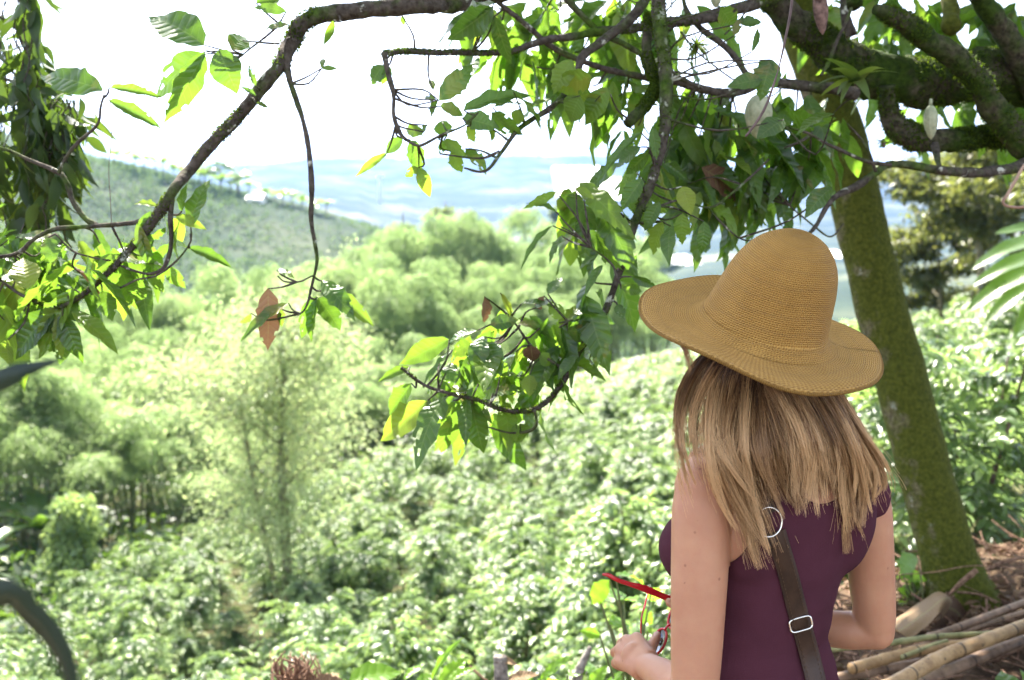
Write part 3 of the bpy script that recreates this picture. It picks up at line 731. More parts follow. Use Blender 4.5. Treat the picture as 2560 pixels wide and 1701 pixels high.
for a in [(256, 226, 84, 160, 66), (273, 219, 397, 233, 24), (270, 251, 393, 306, 30), (510, 113, 378, 10, 88), (517, 135, 357, 215, 66), (510, 131, 437, 295, 56), (547, 126, 582, 213, 66), (579, 124, 622, 74, 48),
          (721, 62, 656, 60, 18), (640, 215, 619, 164, 14), (641, 259, 672, 264, 14), (834, 51, 814, 111, 18), (805, 171, 807, 135, 12), (805, 171, 838, 168, 12), (640, 240, 606, 216, 12), (715, 30, 640, 8, 26), (640, 8, 700, -6, 30), (1005, 40, 1010, 62, 12),
          (455, 528, 450, 462, 24), (470, 620, 580, 652, 28), (138, 776, 5, 880, 66), (142, 784, 106, 890, 50), (153, 784, 192, 890, 42), (157, 780, 158, 934, 44), (342, 692, 342, 756, 46), (412, 667, 462, 722, 30), (364, 576, 376, 628, 28),
          (120, 594, 135, 650, 40), (109, 634, 118, 668, 22), (255, 728, 282, 792, 40), (180, 740, 196, 765, 30), (170, 722, 150, 706, 30), (175, 770, 196, 800, 28), (90, 736, 70, 760, 26), (40, 700, 10, 680, 40), (60, 780, 20, 800, 26),
          (1098, 251, 1187, 156, 46), (1160, 277, 1315, 197, 44), (1233, 270, 1320, 226, 14), (1284, 230, 1370, 290, 58), (1101, 266, 1162, 276, 34), (1156, 295, 1238, 312, 46), (1229, 281, 1286, 344, 44), (1105, 302, 1112, 340, 38), (1025, 350, 1052, 425, 42), (1007, 346, 962, 380, 28), (1101, 350, 1122, 398, 26), (1163, 372, 1220, 409, 38), (959, 164, 923, 204, 40), (970, 164, 963, 213, 26), (1069, 313, 1038, 340, 18), (1090, 250, 1050, 235, 14), (1095, 250, 1065, 290, 18),
          (1236, 7, 1076, 58, 74), (1233, 18, 1134, 96, 60), (1236, 40, 1270, 160, 34), (1433, 798, 1500, 838, 42), (1225, 813, 1290, 798, 36), (1134, 1002, 1112, 1135, 54), (1178, 1002, 1202, 1125, 55), (1029, 959, 970, 1033, 42), (1196, 960, 1180, 1040, 44), (1300, 1060, 1318, 1115, 40), (1469, 576, 1536, 640, 40), (1606, 447, 1555, 515, 38), (1649, 506, 1610, 567, 32), (1760, 554, 1760, 628, 32), (1630, 316, 1643, 390, 24), (1602, 368, 1543, 408, 48), (1622, 380, 1566, 436, 30), (1800, 20, 1850, 80, 46), (1835, 90, 1850, 40, 20), (1850, 60, 1900, 50, 40), (1880, 130, 1905, 60, 14), (1930, 150, 1900, 230, 60), (1925, 150, 1905, 185, 40), (1905, 200, 1830, 205, 40)]: H(*a)
for a in [(67, 722, 55, 634, 60), (146, 784, 150, 888, 28), (364, 682, 420, 734, 22), (255, 641, 286, 676, 48), (20, 850, 10, 920, 40), (1047, 419, 1074, 487, 30), (1047, 419, 1007, 441, 20), (967, 383, 892, 431, 18), (1127, 379, 1153, 428, 30), (1167, 317, 1194, 352, 28), (1222, 317, 1234, 344, 20), (1298, 273, 1290, 311, 32), (1083, 226, 1076, 195, 14), (1060, 330, 1000, 325, 28), (1110, 350, 1160, 385, 26), (813, 725, 925, 797, 40), (1069, 1002, 956, 1095, 58), (1123, 849, 1003, 905, 46), (1025, 918, 948, 944, 22), (1404, 798, 1378, 756, 32), (1397, 820, 1456, 735, 26), (1251, 733, 1286, 800, 16), (1349, 886, 1378, 912, 30), (1324, 937, 1322, 986, 36), (1180, 1010, 1150, 980, 30), (1240, 905, 1270, 940, 30), (1290, 880, 1320, 900, 34), (1290, 1060, 1280, 1100, 34), (1553, 722, 1605, 727, 26), (1705, 467, 1727, 524, 40), (1705, 534, 1705, 607, 34), (1657, 554, 1626, 632, 38), (1543, 526, 1512, 556, 40), (1450, 240, 1420, 300, 60), (1480, 190, 1390, 230, 60), (1500, 240, 1440, 290, 50), (1520, 220, 1460, 300, 50), (1430, 150, 1380, 220, 50), (400, 520, 333, 500, 16), (440, 540, 500, 560, 24), (430, 545, 455, 600, 34), (1180, 860, 1130, 880, 36), (1390, 480, 1320, 520, 20), (1440, 470, 1480, 490, 20)]: H(*a, k='y')
for a in [(477, 568, 492, 444, 48), (721, 758, 601, 822, 32), (805, 703, 880, 770, 46), (1112, 991, 1020, 1117, 62), (1167, 995, 1160, 1095, 32), (1193, 827, 1118, 836, 26), (1207, 842, 1185, 913, 46), (1218, 857, 1246, 924, 48), (1127, 908, 1118, 955, 38), (1131, 875, 1047, 940, 14), (1433, 784, 1508, 768, 32), (1306, 758, 1380, 751, 28), (1233, 984, 1303, 959, 30), (1382, 565, 1298, 638, 18), (1404, 590, 1367, 638, 18), (1506, 663, 1462, 718, 22), (1340, 770, 1370, 740, 36), (1350, 820, 1300, 800, 24), (1490, 640, 1450, 660, 20), (1250, 940, 1290, 925, 24), (692, 676, 732, 680, 22), (1602, 332, 1503, 407, 20), (1677, 566, 1661, 634, 34), (1370, 735, 1395, 690, 30), (1440, 890, 1395, 930, 26), (2085, 285, 1995, 300, 50), (1390, 530, 1330, 490, 20), (1460, 500, 1420, 480, 18)]: H(*a, k='w')
for a in [(335, 660, 395, 643, 30), (157, 800, 100, 830, 30), (791, 740, 740, 842, 35), (791, 744, 769, 846, 28), (794, 744, 850, 814, 48), (627, 784, 601, 822, 18), (696, 769, 708, 815, 20), (1418, 827, 1490, 835, 50), (1579, 692, 1638, 718, 20), (1542, 762, 1558, 786, 24), (2080, 470, 2010, 520, 50), (1960, 300, 1900, 330, 50)]: H(*a, k='d' if a[0] > 1300 or a[0] < 400 else 'g')
for a in [(670, 722, 674, 869, 52), (1211, 742, 1218, 808, 27), (1327, 864, 1331, 905, 38), (1360, 740, 1330, 790, 20)]: H(*a, k='b')
for (a, b, d, n, yl) in [(1250, 40, 2.8, 7, .1), (1300, 80, 3, 7, .1), (1385, 30, 2.9, 9, .15), (1450, 20, 3.1, 8, .1), (1500, 40, 3.1, 8, .1), (1420, 130, 2.9, 7, .5), (1400, 190, 2.9, 5, .8), (1480, 215, 2.8, 6, .7), (1540, 190, 2.9, 7, .4), (1560, 40, 3, 8, .1), (1600, 110, 3, 7, .15), (1255, 110, 3, 6, .1), (1330, -10, 3, 9, .1), (1530, 250, 2.9, 5, .3), (1220, 60, 2.9, 4, .1), (1310, 160, 3.0, 4, .1), (1360, 130, 3.1, 5, .3),
        (1600, 20, 3.1, 9, .1), (1540, -10, 3.1, 9, .1), (1680, 30, 3.1, 6, .05), (1720, 150, 2.9, 5, .05), (1700, 250, 2.9, 7, .2), (1760, 250, 3, 7, .3), (1650, 330, 3, 6, .2), (1590, 160, 3, 6, .3), (1560, 310, 3, 3, .1),
        (1700, 330, 2.9, 10, .2), (1780, 310, 2.9, 10, .2), (1850, 350, 2.9, 10, .1), (1940, 280, 2.9, 8, .1), (2000, 330, 3, 9, .15), (1660, 410, 2.8, 6, .25), (1730, 400, 2.9, 10, .15), (1800, 410, 3, 11, .1), (1880, 400, 3, 11, .1), (1950, 400, 3, 10, .15), (1720, 460, 2.9, 9, .15), (1790, 470, 3, 10, .1), (1860, 480, 3, 8, .1), (1920, 470, 3, 6, .1), (2050, 370, 3, 6, .1), (2020, 400, 2.9, 5, .15), (1590, 430, 2.7, 3, .2), (1830, 300, 3.1, 8, .2), (1900, 250, 3.1, 5, .1), (1980, 230, 3.1, 6, .1), (1750, 360, 3.1, 8, .2), (1900, 330, 3.2, 8, .2), (2070, 300, 3.1, 7, .15),
        (2180, 50, 4.2, 8, .2), (2250, 80, 4, 8, .3), (2310, 130, 4.2, 8, .2), (2350, 40, 4.3, 8, .2), (2430, 90, 4.2, 8, .2), (2480, 50, 4.4, 8, .1), (2530, 110, 4.3, 8, .1), (2220, 0, 4, 8, .2), (2290, 20, 4.2, 8, .2), (2160, 110, 4, 6, .3), (2210, 140, 4.2, 7, .3), (2340, 250, 4.3, 6, .3), (2430, 260, 4.4, 8, .3), (2500, 290, 4.4, 8, .2), (2400, 150, 4.5, 8, .2), (2540, 20, 4.2, 9, .1), (2450, 0, 4.4, 9, .1), (2540, 230, 4.4, 8, .1), (2270, 290, 4.4, 4, .3), (2060, 20, 4, 5, .1), (1560, 470, 2.6, 3, .4), (1480, 530, 2.5, 4, .3), (1430, 500, 2.5, 4, .4),
        (20, 600, 2.6, 6, .2), (70, 620, 2.6, 6, .25), (130, 600, 2.6, 5, .3), (180, 620, 2.5, 5, .2), (60, 560, 2.7, 5, .2), (210, 690, 2.5, 4, .3), (250, 610, 2.5, 4, .3), (300, 600, 2.45, 4, .5), (20, 720, 2.6, 5, .3), (120, 680, 2.6, 4, .2), (390, 530, 2.4, 5, .6), (350, 640, 2.45, 3, .3), (180, 720, 2.4, 5, .05), (10, 800, 2.5, 4, .5), (60, 690, 2.5, 3, .3), (310, 640, 2.5, 3, .3),
        (1150, 960, 2.5, 6, .2), (1250, 900, 2.5, 7, .25), (1300, 940, 2.5, 7, .3), (1220, 1000, 2.5, 6, .2), (1100, 900, 2.5, 6, .4), (1190, 880, 2.45, 5, .2), (1340, 860, 2.5, 6, .2), (1410, 800, 2.45, 6, .15), (1270, 830, 2.5, 5, .3), (1400, 870, 2.5, 4, .2), (1450, 830, 2.45, 4, .1), (1060, 970, 2.45, 4, .3), (1470, 700, 2.45, 3, .1), (1530, 600, 2.45, 3, .2)]:
    if 1230 < a < 1700 and b < 340 or a > 2140: n = max(2, round(n * .72))
    elif a > 1500 and b < 520: n = max(2, round(n * .85))
    whorl(a, b, d, n, L=(.15 if b > 700 and a > 900 else (.165 if a < 450 else .19)) if d < 3.5 else .24, yl=yl, br=.004)
# unseen crown above the picture, added to shade the woman and near bank
TWC = []
for _ in range(700):
    y = rng.uniform(2.7, 8.2); x = rng.uniform(-.58 + .09 * (y - 3), 3.6 + .1 * y); z = 3.15 + .14 * (y - 2.7) + rng.uniform(0, 1.1)
    if (x < -.10 and y > 3.65) or (x < .2 and y > 4.6): continue  # gap shaped in the crown so sun reaches the central leaf cluster
    if y < 3.65: z = min(z, 3.95)
    c = np.array([x, y, z]); TWC.append(c)
    for _k in range(11):
        l = .2 * rng.uniform(.7, 1.25)
        put('g' if rng.random() < .9 else 'y', c + rng.normal(0, .09, 3), np.array([0, 0, -.25]) + rng.normal(0, .6, 3), np.array([0, 0, 1]) + rng.normal(0, .35, 3), l, l * 1.1, np.clip(rng.normal(.4, .2), 0, 1))
for _ in range(75):  # extra unseen leaf clusters added to keep sun off the hat
    c = np.array([rng.uniform(-.48, .6), rng.uniform(2.75, 3.65), 0]); c[2] = 3.15 + .14 * (c[1] - 2.7) + rng.uniform(0, .8)
    for _k in range(11):
        l = .2 * rng.uniform(.7, 1.25); put('g', c + rng.normal(0, .09, 3), np.array([0, 0, -.25]) + rng.normal(0, .6, 3), np.array([0, 0, 1]) + rng.normal(0, .35, 3), l, l, .4)
for k, (ex, ey, ez) in enumerate([(0, 3.4, 3.7), (.2, 5.4, 4.1), (1.2, 6.6, 4.3), (2.6, 6.8, 4.5), (1.0, 3.2, 3.8)]):
    pt = Part(CO); S_ = spline([P(2690, -60, 3.4), P(2690, -60, 3.4) * .7 + np.array([ex, ey, ez]) * .3 + [0, 0, .35], (P(2690, -60, 3.4) + [ex, ey, ez]) / 2 + [0, 0, .3], (ex, ey, ez)], 24)
    tube(pt.mb, S_, np.linspace(.07, .012, 24), 8, bump=.2, bfreq=12); pt.build('branch', M_BARKD, cacao)
    TWP = S_
for kind, mat in (('g', M_CAC), ('y', M_CACY), ('b', M_DRY)):
    pt = Part(CO); LL = LEAVES[kind]
    for ti in range(5):
        s_ = [l for l in LL if l[7] == ti]
        if not s_: continue
        pos = np.array([l[0] for l in s_]); R = frames(np.array([l[1] for l in s_]), np.array([l[2] for l in s_]))
        scl = np.array([(l[4], l[3], l[3]) for l in s_]); col = np.array([(l[5], l[6], rng.random(), 1) for l in s_])
        scatter(pt.mb, TC[ti], pos, R, scl, col)
    o = pt.build('foliage' if kind == 'g' else ('yellow_foliage' if kind == 'y' else 'dry_foliage'), mat, cacao)
    if kind == 'y': o['label'] = 'yellowing sunlit cacao leaves'
    if kind == 'b': o['label'] = 'withered brown cacao leaves'
# twigs joining each leaf cluster to the nearest branch
LP = np.array(limbpts); pt = Part(CO)
for c in TW:
    dist = np.linalg.norm(LP[:, :3] - c, axis=1); k = int(np.argmin(dist + (LP[:, 3] < .002) * .2)); q = LP[k, :3]
    if dist[k] < .02 or dist[k] > .34: continue
    S_ = spline([q, (q + c) / 2 + [0, 0, -.06 * dist[k]] + rng.normal(0, .03 * min(1, dist[k] * 3), 3), c], 7)
    tube(pt.mb, S_, np.linspace(.0032, .0016, 7), 5, cap=False)
pt.build('twigs', M_BARKD, cacao)['kind'] = 'stuff'

# pods
N = NT('pod'); M_POD = N.done(N.bsdf(N.ramp(N.noise(N.pos(), 45, 5, .65), [(0.3, (0.16, 0.19, 0.11)), (0.55, (0.33, 0.35, 0.22)), (0.75, (0.42, 0.40, 0.28))]), 0.6, .3, bump=N.noise(N.pos(), 160, 3), bstr=.5, bdist=.003))
def pod(px, py, d, w, h, mat=None, label=None, tilt=0, stem=14):
    e = CO; c = P(px, py, d); W = w * d / FPX / 2; Hh = h * d / FPX
    mb = MB(); n, m = 26, 60; V = []
    for i in range(n + 1):
        v = i / n; r = W * (math.sin(math.pi * v ** .85) ** .62) * (1 - .12 * v) * (1 if v < .93 else 1 - (v - .93) * 6)
        for j in range(m):
            a = j / m * 2 * math.pi; rr = max(r, .0005) * (1 - .075 * abs(math.sin(a * 5)) ** .5 * -1 - .05)
            V.append((rr * math.cos(a) + tilt * (v - .5) * Hh, rr * math.sin(a), Hh / 2 - v * Hh))
    q = [(i * m + j, i * m + (j + 1) % m, (i + 1) * m + (j + 1) % m, (i + 1) * m + j) for i in range(n) for j in range(m)]
    mb.add(V, quads=q)
    tube(mb, [(-tilt * Hh / 2, 0, Hh / 2 - .004), (-tilt * Hh / 2, 0, Hh / 2 + stem * d / FPX)], [.005, .004], 6)
    o = mb.build('cacao_pod', mat or M_POD, cacao); o.location = Vector(c - CO); o['label'] = label
    return o
pod(1896, 292, 2.7, 70, 112, label='large pale green ribbed cacao pod hanging by the hat')
pod(1653, 178, 2.7, 44, 70, label='pale cacao pod against the dark branch', tilt=.1)
pod(2327, 306, 2.9, 36, 86, label='narrow green cacao pod under the mossy limb', tilt=.06)
pod(1790, -2, 2.7, 30, 44, label='small green pod at the upper branch')
M_DPOD = bark_mat('withered_pod', .1, dark=(.05, .03, .025), light=(.28, .18, .15))
pod(2052, 30, 2.7, 38, 112, mat=M_DPOD, label='withered brown pod hanging from the mossy limb', tilt=.12)

# epiphytes
M_EPI = leaf_mat('epiphyte', [(0, (0.05, 0.08, 0.03)), (1, (0.16, 0.22, 0.05))], (.5, .7, .1), .35, .5, .3)
T_STRAP = leaf_template(8, 2, lambda v: .06 * (1 - v) ** .6 + .004, fold=.4, droop=.55)
def epi(px, py, d, n, L, label, W=1.0, zl=-.2):
    c = P(px, py, d); e = empty('air_plant', c); tag(e, label, 'epiphyte'); mb = MB()
    dd = rand_dirs(n, zl, .95)
    scatter(mb, T_STRAP, dd * .006, frames(dd, dd * 0 + [0, 0, 1] + rng.normal(0, .2, (n, 3))), np.stack([L * W * np.ones(n), L * rng.uniform(.6, 1.1, n), L * np.ones(n)], 1))
    mb.build('leaves', M_EPI, e); m2 = MB(); tube(m2, [(0, 0, -.012), (0, 0, .006)], [.004, .007], 6); m2.build('stem', M_STEM, e)
epi(1742, 118, 2.7, 44, .075, 'spiky grey-green air plant perched on a thin branch near the hat', .8, -.5)
epi(2140, 205, 2.85, 12, .12, 'broad-leaved green epiphyte under the thick mossy limb', 2.6, -.2)
epi(2210, 360, 3.0, 9, .05, 'tiny epiphyte sprouting from the lower mossy limb', 2.0, -.2)

# hanging strands
M_VINE = NT('vine'); M_VINE = M_VINE.done(M_VINE.bsdf(M_VINE.ramp(M_VINE.noise(M_VINE.pos(), 30), [(0.3, (0.05, 0.03, 0.025)), (0.7, (0.14, 0.09, 0.08))]), .6))
M_VINEP = NT('vinep'); M_VINEP = M_VINEP.done(M_VINEP.bsdf(M_VINEP.ramp(M_VINEP.noise(M_VINEP.pos(), 30), [(0.3, (0.22, 0.13, 0.09)), (0.7, (0.42, 0.28, 0.2))]), .6))
def strand(name, pts, d, w, mat, label):
    c = P(*pts[0], d); S_ = spline([P(a, b, d) - c for a, b in pts], 40); mb = MB()
    tube(mb, S_, np.interp(np.linspace(0, 1, 40), np.linspace(0, 1, len(w)), w) * d / FPX / 2, 7, bump=.12, bfreq=30)
    o = mb.build(name, mat); o.location = c; tag(o, label, 'vine'); return o
strand('hanging_vine', [(1984, -60), (1978, 20), (1965, 90), (1952, 150), (1938, 200), (1915, 265), (1890, 308), (1864, 342)], 2.0, [8, 7, 6, 3, 7, 7, 6], M_VINE, 'thin dark reddish vine dangling across the large pale pod')
strand('hanging_vine', [(2600, 370), (2560, 415), (2540, 450), (2518, 488), (2508, 505), (2520, 516), (2560, 518), (2620, 500)], 2.6, [8, 8], M_VINEP, 'pale tan vine bent in a loop at the right edge')
strand('hanging_vine', [(268, 150), (273, 230), (280, 330), (272, 420), (276, 500), (279, 565)], 2.4, [2, 2], M_VINE, 'hair-thin vine hanging straight down over the left hillside')

# creeper curtain at the left edge
cre = empty('hanging_creeper', P(-40, -60, 3.2)); tag(cre, 'curtain of dark drooping creeper leaves hanging down the left edge', 'creeper')
T_CRL = leaf_template(5, 2, lambda v: [0, .2, .24, .18, .09, 0][int(round(v * 5))], fold=.3, droop=.5)
M_CRL = leaf_mat('creeper_leaf', [(0, (0.015, 0.03, 0.012)), (0.6, (0.035, 0.07, 0.018)), (1, (0.12, 0.16, 0.02))], (.30, .48, .06), .24, .45, .35)
co = P(-40, -60, 3.2); mb, sb = MB(), MB(); pos, dirs = [], []
for k in range(60):
    x = rng.uniform(-180, 60) if k < 22 else rng.uniform(60, 190)
    y0_ = rng.uniform(-80, 160) if x < 90 else rng.uniform(150, 330); y1_ = rng.uniform(250, 640) if x < 120 else rng.uniform(330, 470)
    if x > 120: y0_ = 250
    dd = 3.2 + rng.uniform(-.2, .3); n = 9
    pp = [(x + rng.normal(0, 9) * (i > 0), y0_ + (y1_ - y0_) * i / (n - 1)) for i in range(n)]
    S_ = spline([P(a, b, dd) - co for a, b in pp], 30); tube(sb, S_, .0022, 4, cap=False)
    m = int((y1_ - y0_) / 22)
    ii = rng.integers(0, 30, m)
    if x < 60: keepf = np.array([rng.random() < (0.22 if (S_[q][2] + co[2]) > P(0, 330, 3.2)[2] else 1.0) for q in ii]); ii = ii[keepf]
    pos.append(S_[ii] + rng.normal(0, .022, (len(ii), 3))); dirs.append(rng.normal(0, .45, (len(ii), 3)) + [0, 0, -1.1])
# slanting twigs that carry it from above
for pts in ([(30, -60), (60, 30), (95, 110), (110, 150)], [(-80, 180), (20, 200), (70, 230), (120, 300)], [(-60, 20), (30, 60), (60, 120), (100, 160)]):
    S_ = spline([P(a, b, 3.2) - co for a, b in pts], 20); tube(sb, S_, np.linspace(.007, .003, 20), 6)
pos = np.concatenate(pos); n = len(pos)
scatter(mb, T_CRL, pos, frames(np.concatenate(dirs), rng.normal(0, 1, (n, 3)) + [0, -.7, .1]), np.stack([rng.uniform(.06, .10, n), rng.uniform(.08, .15, n), rng.uniform(.06, .1, n)], 1), np.stack([np.clip(rng.normal(.35, .25, n), 0, 1), rng.random(n), rng.random(n), np.ones(n)], 1))
mb.build('foliage', M_CRL, cre); sb.build('stem', M_BARKD, cre)

# leaning trunk beside the woman
tp = [(2420, 1540, 4.62), (2374, 1400, 4.68), (2318, 1200, 4.72), (2266, 1000, 4.76), (2212, 800, 4.8), (2164, 610, 4.84), (2122, 440, 4.88), (2085, 290, 4.92), (2030, 140, 4.96), (1985, 20, 5), (1930, -110, 5.05), (1880, -320, 5.1), (1850, -600, 5.2)]
tw_ = [176, 142, 130, 126, 124, 124, 124, 120, 112, 104, 95, 90, 60]
o0 = P(*tp[0]); le = empty('leaning_tree', o0); tag(le, 'leaning tree trunk coated in green moss rising behind the straw hat', 'tree')
A = np.array([[*(P(a, b, d)), w_ * d / FPX / 2] for (a, b, d), w_ in zip(tp, tw_)]); S_ = spline(A, 120)
pt = Part(o0); tube(pt.mb, S_[:, :3], S_[:, 3], 28, bump=.07, bfreq=5); tr = pt.build('trunk', M_TRUNKM, le)
add_moss(S_[:96], 3500, le, size=(.005, .012), up=0, org=o0)
pt = Part(o0)
for a in (0.3, 1.5, 2.6, 3.9, 5.1):
    q = A[0, :3] + [0, 0, .12]; out = np.array([math.cos(a), math.sin(a), 0])
    e_ = q + out * .42; e_[2] = gz(e_[0], e_[1]) - .03
    tube(pt.mb, spline([q + out * .08, q + out * .2 - [0, 0, .08], e_], 8), np.linspace(.055, .015, 8), 8, bump=.2, bfreq=12)
pt.build('root', M_TRUNKM, le)
# ------------------------------------------------------------------ the woman
from mathutils.bvhtree import BVHTree
SL = P(1757, 1204, 1.665); SR = P(2160, 1222, 1.825)
EL = P(1737, 1738, 1.655); WL = P(1612, 1662, 1.83)
ER = P(2190, 1578, 1.865); WR = P(1838, 1545, 1.975)
PSI = math.radians(24)
FD = np.array([-math.sin(PSI), math.cos(PSI), 0]); LD = np.array([-math.cos(PSI), -math.sin(PSI), 0])
HEAD = P(1908, 868, 1.77)
TC0 = (SL + SR) / 2
def torso_c(z):
    xs = np.interp(z, [0.5, .88, 1.05, 1.3, 1.42, 1.5], [.45, .435, .445, TC0[0] + .005, TC0[0] + .005, HEAD[0] + .01])
    ys = np.interp(z, [0.5, .88, 1.05, 1.3, 1.42, 1.5], [1.70, 1.70, 1.70, TC0[1] + .01, TC0[1] + .015, HEAD[1] - .005])
    return np.array([xs, ys, z])
def ring_loft(mb, secs, ang=PSI, n=40, col=None, p=2.3):
    """secs: (centre, rx, ry)"""
    V = []
    a = np.linspace(0, 2 * math.pi, n, endpoint=False)
    for c, rx, ry in secs:
        cx = np.sign(np.cos(a)) * np.abs(np.cos(a)) ** (2 / p) * rx; cy_ = np.sign(np.sin(a)) * np.abs(np.sin(a)) ** (2 / p) * ry
        X = c[0] + cx * math.cos(ang) - cy_ * math.sin(ang); Y = c[1] + cx * math.sin(ang) + cy_ * math.cos(ang)
        V.append(np.stack([X, Y, np.full(n, c[2])], 1))
    V = np.array(V); m = len(secs)
    q = [(i * n + j, i * n + (j + 1) % n, (i + 1) * n + (j + 1) % n, (i + 1) * n + j) for i in range(m - 1) for j in range(n)]
    VV = np.vstack([V.reshape(-1, 3), secs[0][0], secs[-1][0]])
    t = [(m * n, (j + 1) % n, j) for j in range(n)] + [(m * n + 1, (m - 1) * n + j, (m - 1) * n + (j + 1) % n) for j in range(n)]
    mb.add(VV, quads=q, tris=t)
def ell(mb, c, r, ang=0.0, n=20, tilt=None):
    th = np.linspace(0, math.pi, n + 1); a = np.linspace(0, 2 * math.pi, 2 * n, endpoint=False)
    V = np.array([(r[0] * math.sin(t) * math.cos(b), r[1] * math.sin(t) * math.sin(b), r[2] * math.cos(t)) for t in th for b in a])
    if tilt is not None: V = V @ np.array(Matrix.Rotation(tilt[0], 3, tilt[1])).T
    ca, sa = math.cos(ang), math.sin(ang)
    V = np.stack([V[:, 0] * ca - V[:, 1] * sa, V[:, 0] * sa + V[:, 1] * ca, V[:, 2]], 1) + c
    m = 2 * n
    q = [(i * m + j, i * m + (j + 1) % m, (i + 1) * m + (j + 1) % m, (i + 1) * m + j) for i in range(n) for j in range(m)]
    mb.add(V, quads=q)
def remesh(mb, vox, smooth, name='tmp'):
    me = mb.mesh(name, []); o = bpy.data.objects.new(name, me); COL.objects.link(o)
    m = o.modifiers.new('r', 'REMESH'); m.mode = 'VOXEL'; m.voxel_size = vox
    s = o.modifiers.new('s', 'SMOOTH'); s.factor = .5; s.iterations = smooth
    dg = bpy.context.evaluated_depsgraph_get(); ev = o.evaluated_get(dg)
    r = bpy.data.meshes.new_from_object(ev)
    bpy.data.objects.remove(o); bpy.data.meshes.remove(me)
    n = len(r.vertices); v = np.zeros(n * 3); r.vertices.foreach_get('co', v)
    f = np.array([tuple(p.vertices) if len(p.vertices) == 4 else tuple(p.vertices) + (-1,) for p in r.polygons])
    nn = np.zeros(n * 3); r.vertices.foreach_get('normal', nn)
    return r, v.reshape(-1, 3), f, nn.reshape(-1, 3)

def torso(mb):
    T = torso_c
    ring_loft(mb, [(T(.76), .15, .11), (T(.82), .172, .122), (T(.90), .17, .12), (T(.96), .145, .105), (T(1.02), .122, .092), (T(1.08), .120, .09), (T(1.14), .130, .093), (T(1.20), .143, .098), (T(1.26), .152, .10), (T(1.31), .148, .092), (T(1.345), .115, .074), (T(1.37), .075, .062), (T(1.40), .052, .055), (T(1.47), .048, .052), (T(1.52), .046, .05)])
    for s_ in (1, -1):
        ell(mb, torso_c(1.165) + FD * .095 + LD * .088 * s_, (.074, .070, .072), PSI)
        j = SL if s_ > 0 else SR
        ell(mb, torso_c(1.24) + LD * .085 * s_ - FD * .045, (.07, .05, .10), PSI)         # shoulder blade
        base = torso_c(1.385) + LD * .02 * s_
        tube(mb, spline([base, base * .55 + (j + [0, 0, .02]) * .45, j + [0, 0, .012]], 10), np.linspace(.05, .043, 10), 20)
        ell(mb, j + [0, 0, -.012], (.047, .05, .054))
mt = MB(); torso(mt)
_, tv, tf, tn_ = remesh(mt, .006, 14)
mbody = MB(); torso(mbody)
# arms
def arm(sh, el_, wr, k=1.0):
    u = el_ - sh
    side = nrm(np.cross(u, [0, 0, 1.0]) + 1e-6)
    A = spline([sh, sh + u * .25, sh + u * .55, sh + u * .85, el_], 16)
    tube(mbody, A, np.interp(np.linspace(0, 1, 16), [0, .15, .4, .7, .9, 1], np.array([.046, .052, .049, .044, .040, .037]) * k), 24)
    B = spline([el_, el_ * .72 + wr * .28 + [0, 0, -.004], el_ * .4 + wr * .6, wr], 16)
    tube(mbody, B, np.interp(np.linspace(0, 1, 16), [0, .2, .45, .8, 1], np.array([.037, .040, .037, .028, .0235]) * k), 24)
    ell(mbody, el_, (.037 * k, .038 * k, .038 * k))
arm(SL, EL, WL, .97); arm(SR, ER, WR, .90)
# hands
def finger(pts, r0=.0098, r1=.0078):
    S_ = spline(pts, 12); tube(mbody, S_, np.linspace(r0, r1, 12), 12); ell(mbody, np.array(pts[-1], float), (r1, r1, r1), n=8)
Y = np.array([0, 1.0, 0]); X = np.array([1.0, 0, 0]); Z = np.array([0, 0, 1.0])
KN = [P(1592, 1596, 1.895), P(1566, 1602, 1.905), P(1549, 1625, 1.90), P(1549, 1654, 1.885)]
cK = sum(KN) / 4
for k, kn in enumerate(KN):
    tube(mbody, spline([WL + (kn - cK) * .35, (WL + kn) / 2 + (kn - cK) * .1, kn], 8), np.linspace(.0225, .0135, 8), 14)
    L1 = [.038, .043, .040, .032][k]; o1 = Y * .7 - Z * .45 - X * .15
    a = kn + nrm(o1) * L1; b = a + nrm(X * .75 + Y * .35 - Z * .55) * L1 * .62; c = b + nrm(X * .8 - Y * .35 + Z * .1) * L1 * .5
    ell(mbody, kn, (.0125, .0125, .0125), n=10)
    finger([kn, a, b, c])
ell(mbody, (WL + cK) / 2, (.026, .022, .026))
tb = WL + X * .012 + Z * .008
finger([tb, P(1625, 1628, 1.87), P(1637, 1602, 1.90), P(1643, 1588, 1.925)], .0135, .0085)
# right hand pinching the glasses
KR = WR + nrm(P(1700, 1505, 1.95) - WR) * .075
ell(mbody, (WR + KR) / 2, (.042, .02, .03), 0.2)
tip = P(1668, 1494, 1.925)
for k, (dz_, dy, le_) in enumerate([(.012, 0, 1), (0, .014, .95), (-.016, .022, .8), (-.03, .026, .6)]):
    kn = KR + [0, dy, dz_]
    tube(mbody, spline([WR + [0, dy * .4, dz_ * .4], kn], 6), np.linspace(.018, .012, 6), 12)
    e_ = tip + [.0 + .012 * k, dy * .8, -.012 * k - .004]
    finger([kn, (kn + e_) / 2 + [0, .012, .010], e_], .0095, .0078)
finger([WR + [-.01, -.012, 0], P(1740, 1530, 1.915), P(1700, 1522, 1.90), P(1673, 1506, 1.905)], .0125, .0088)
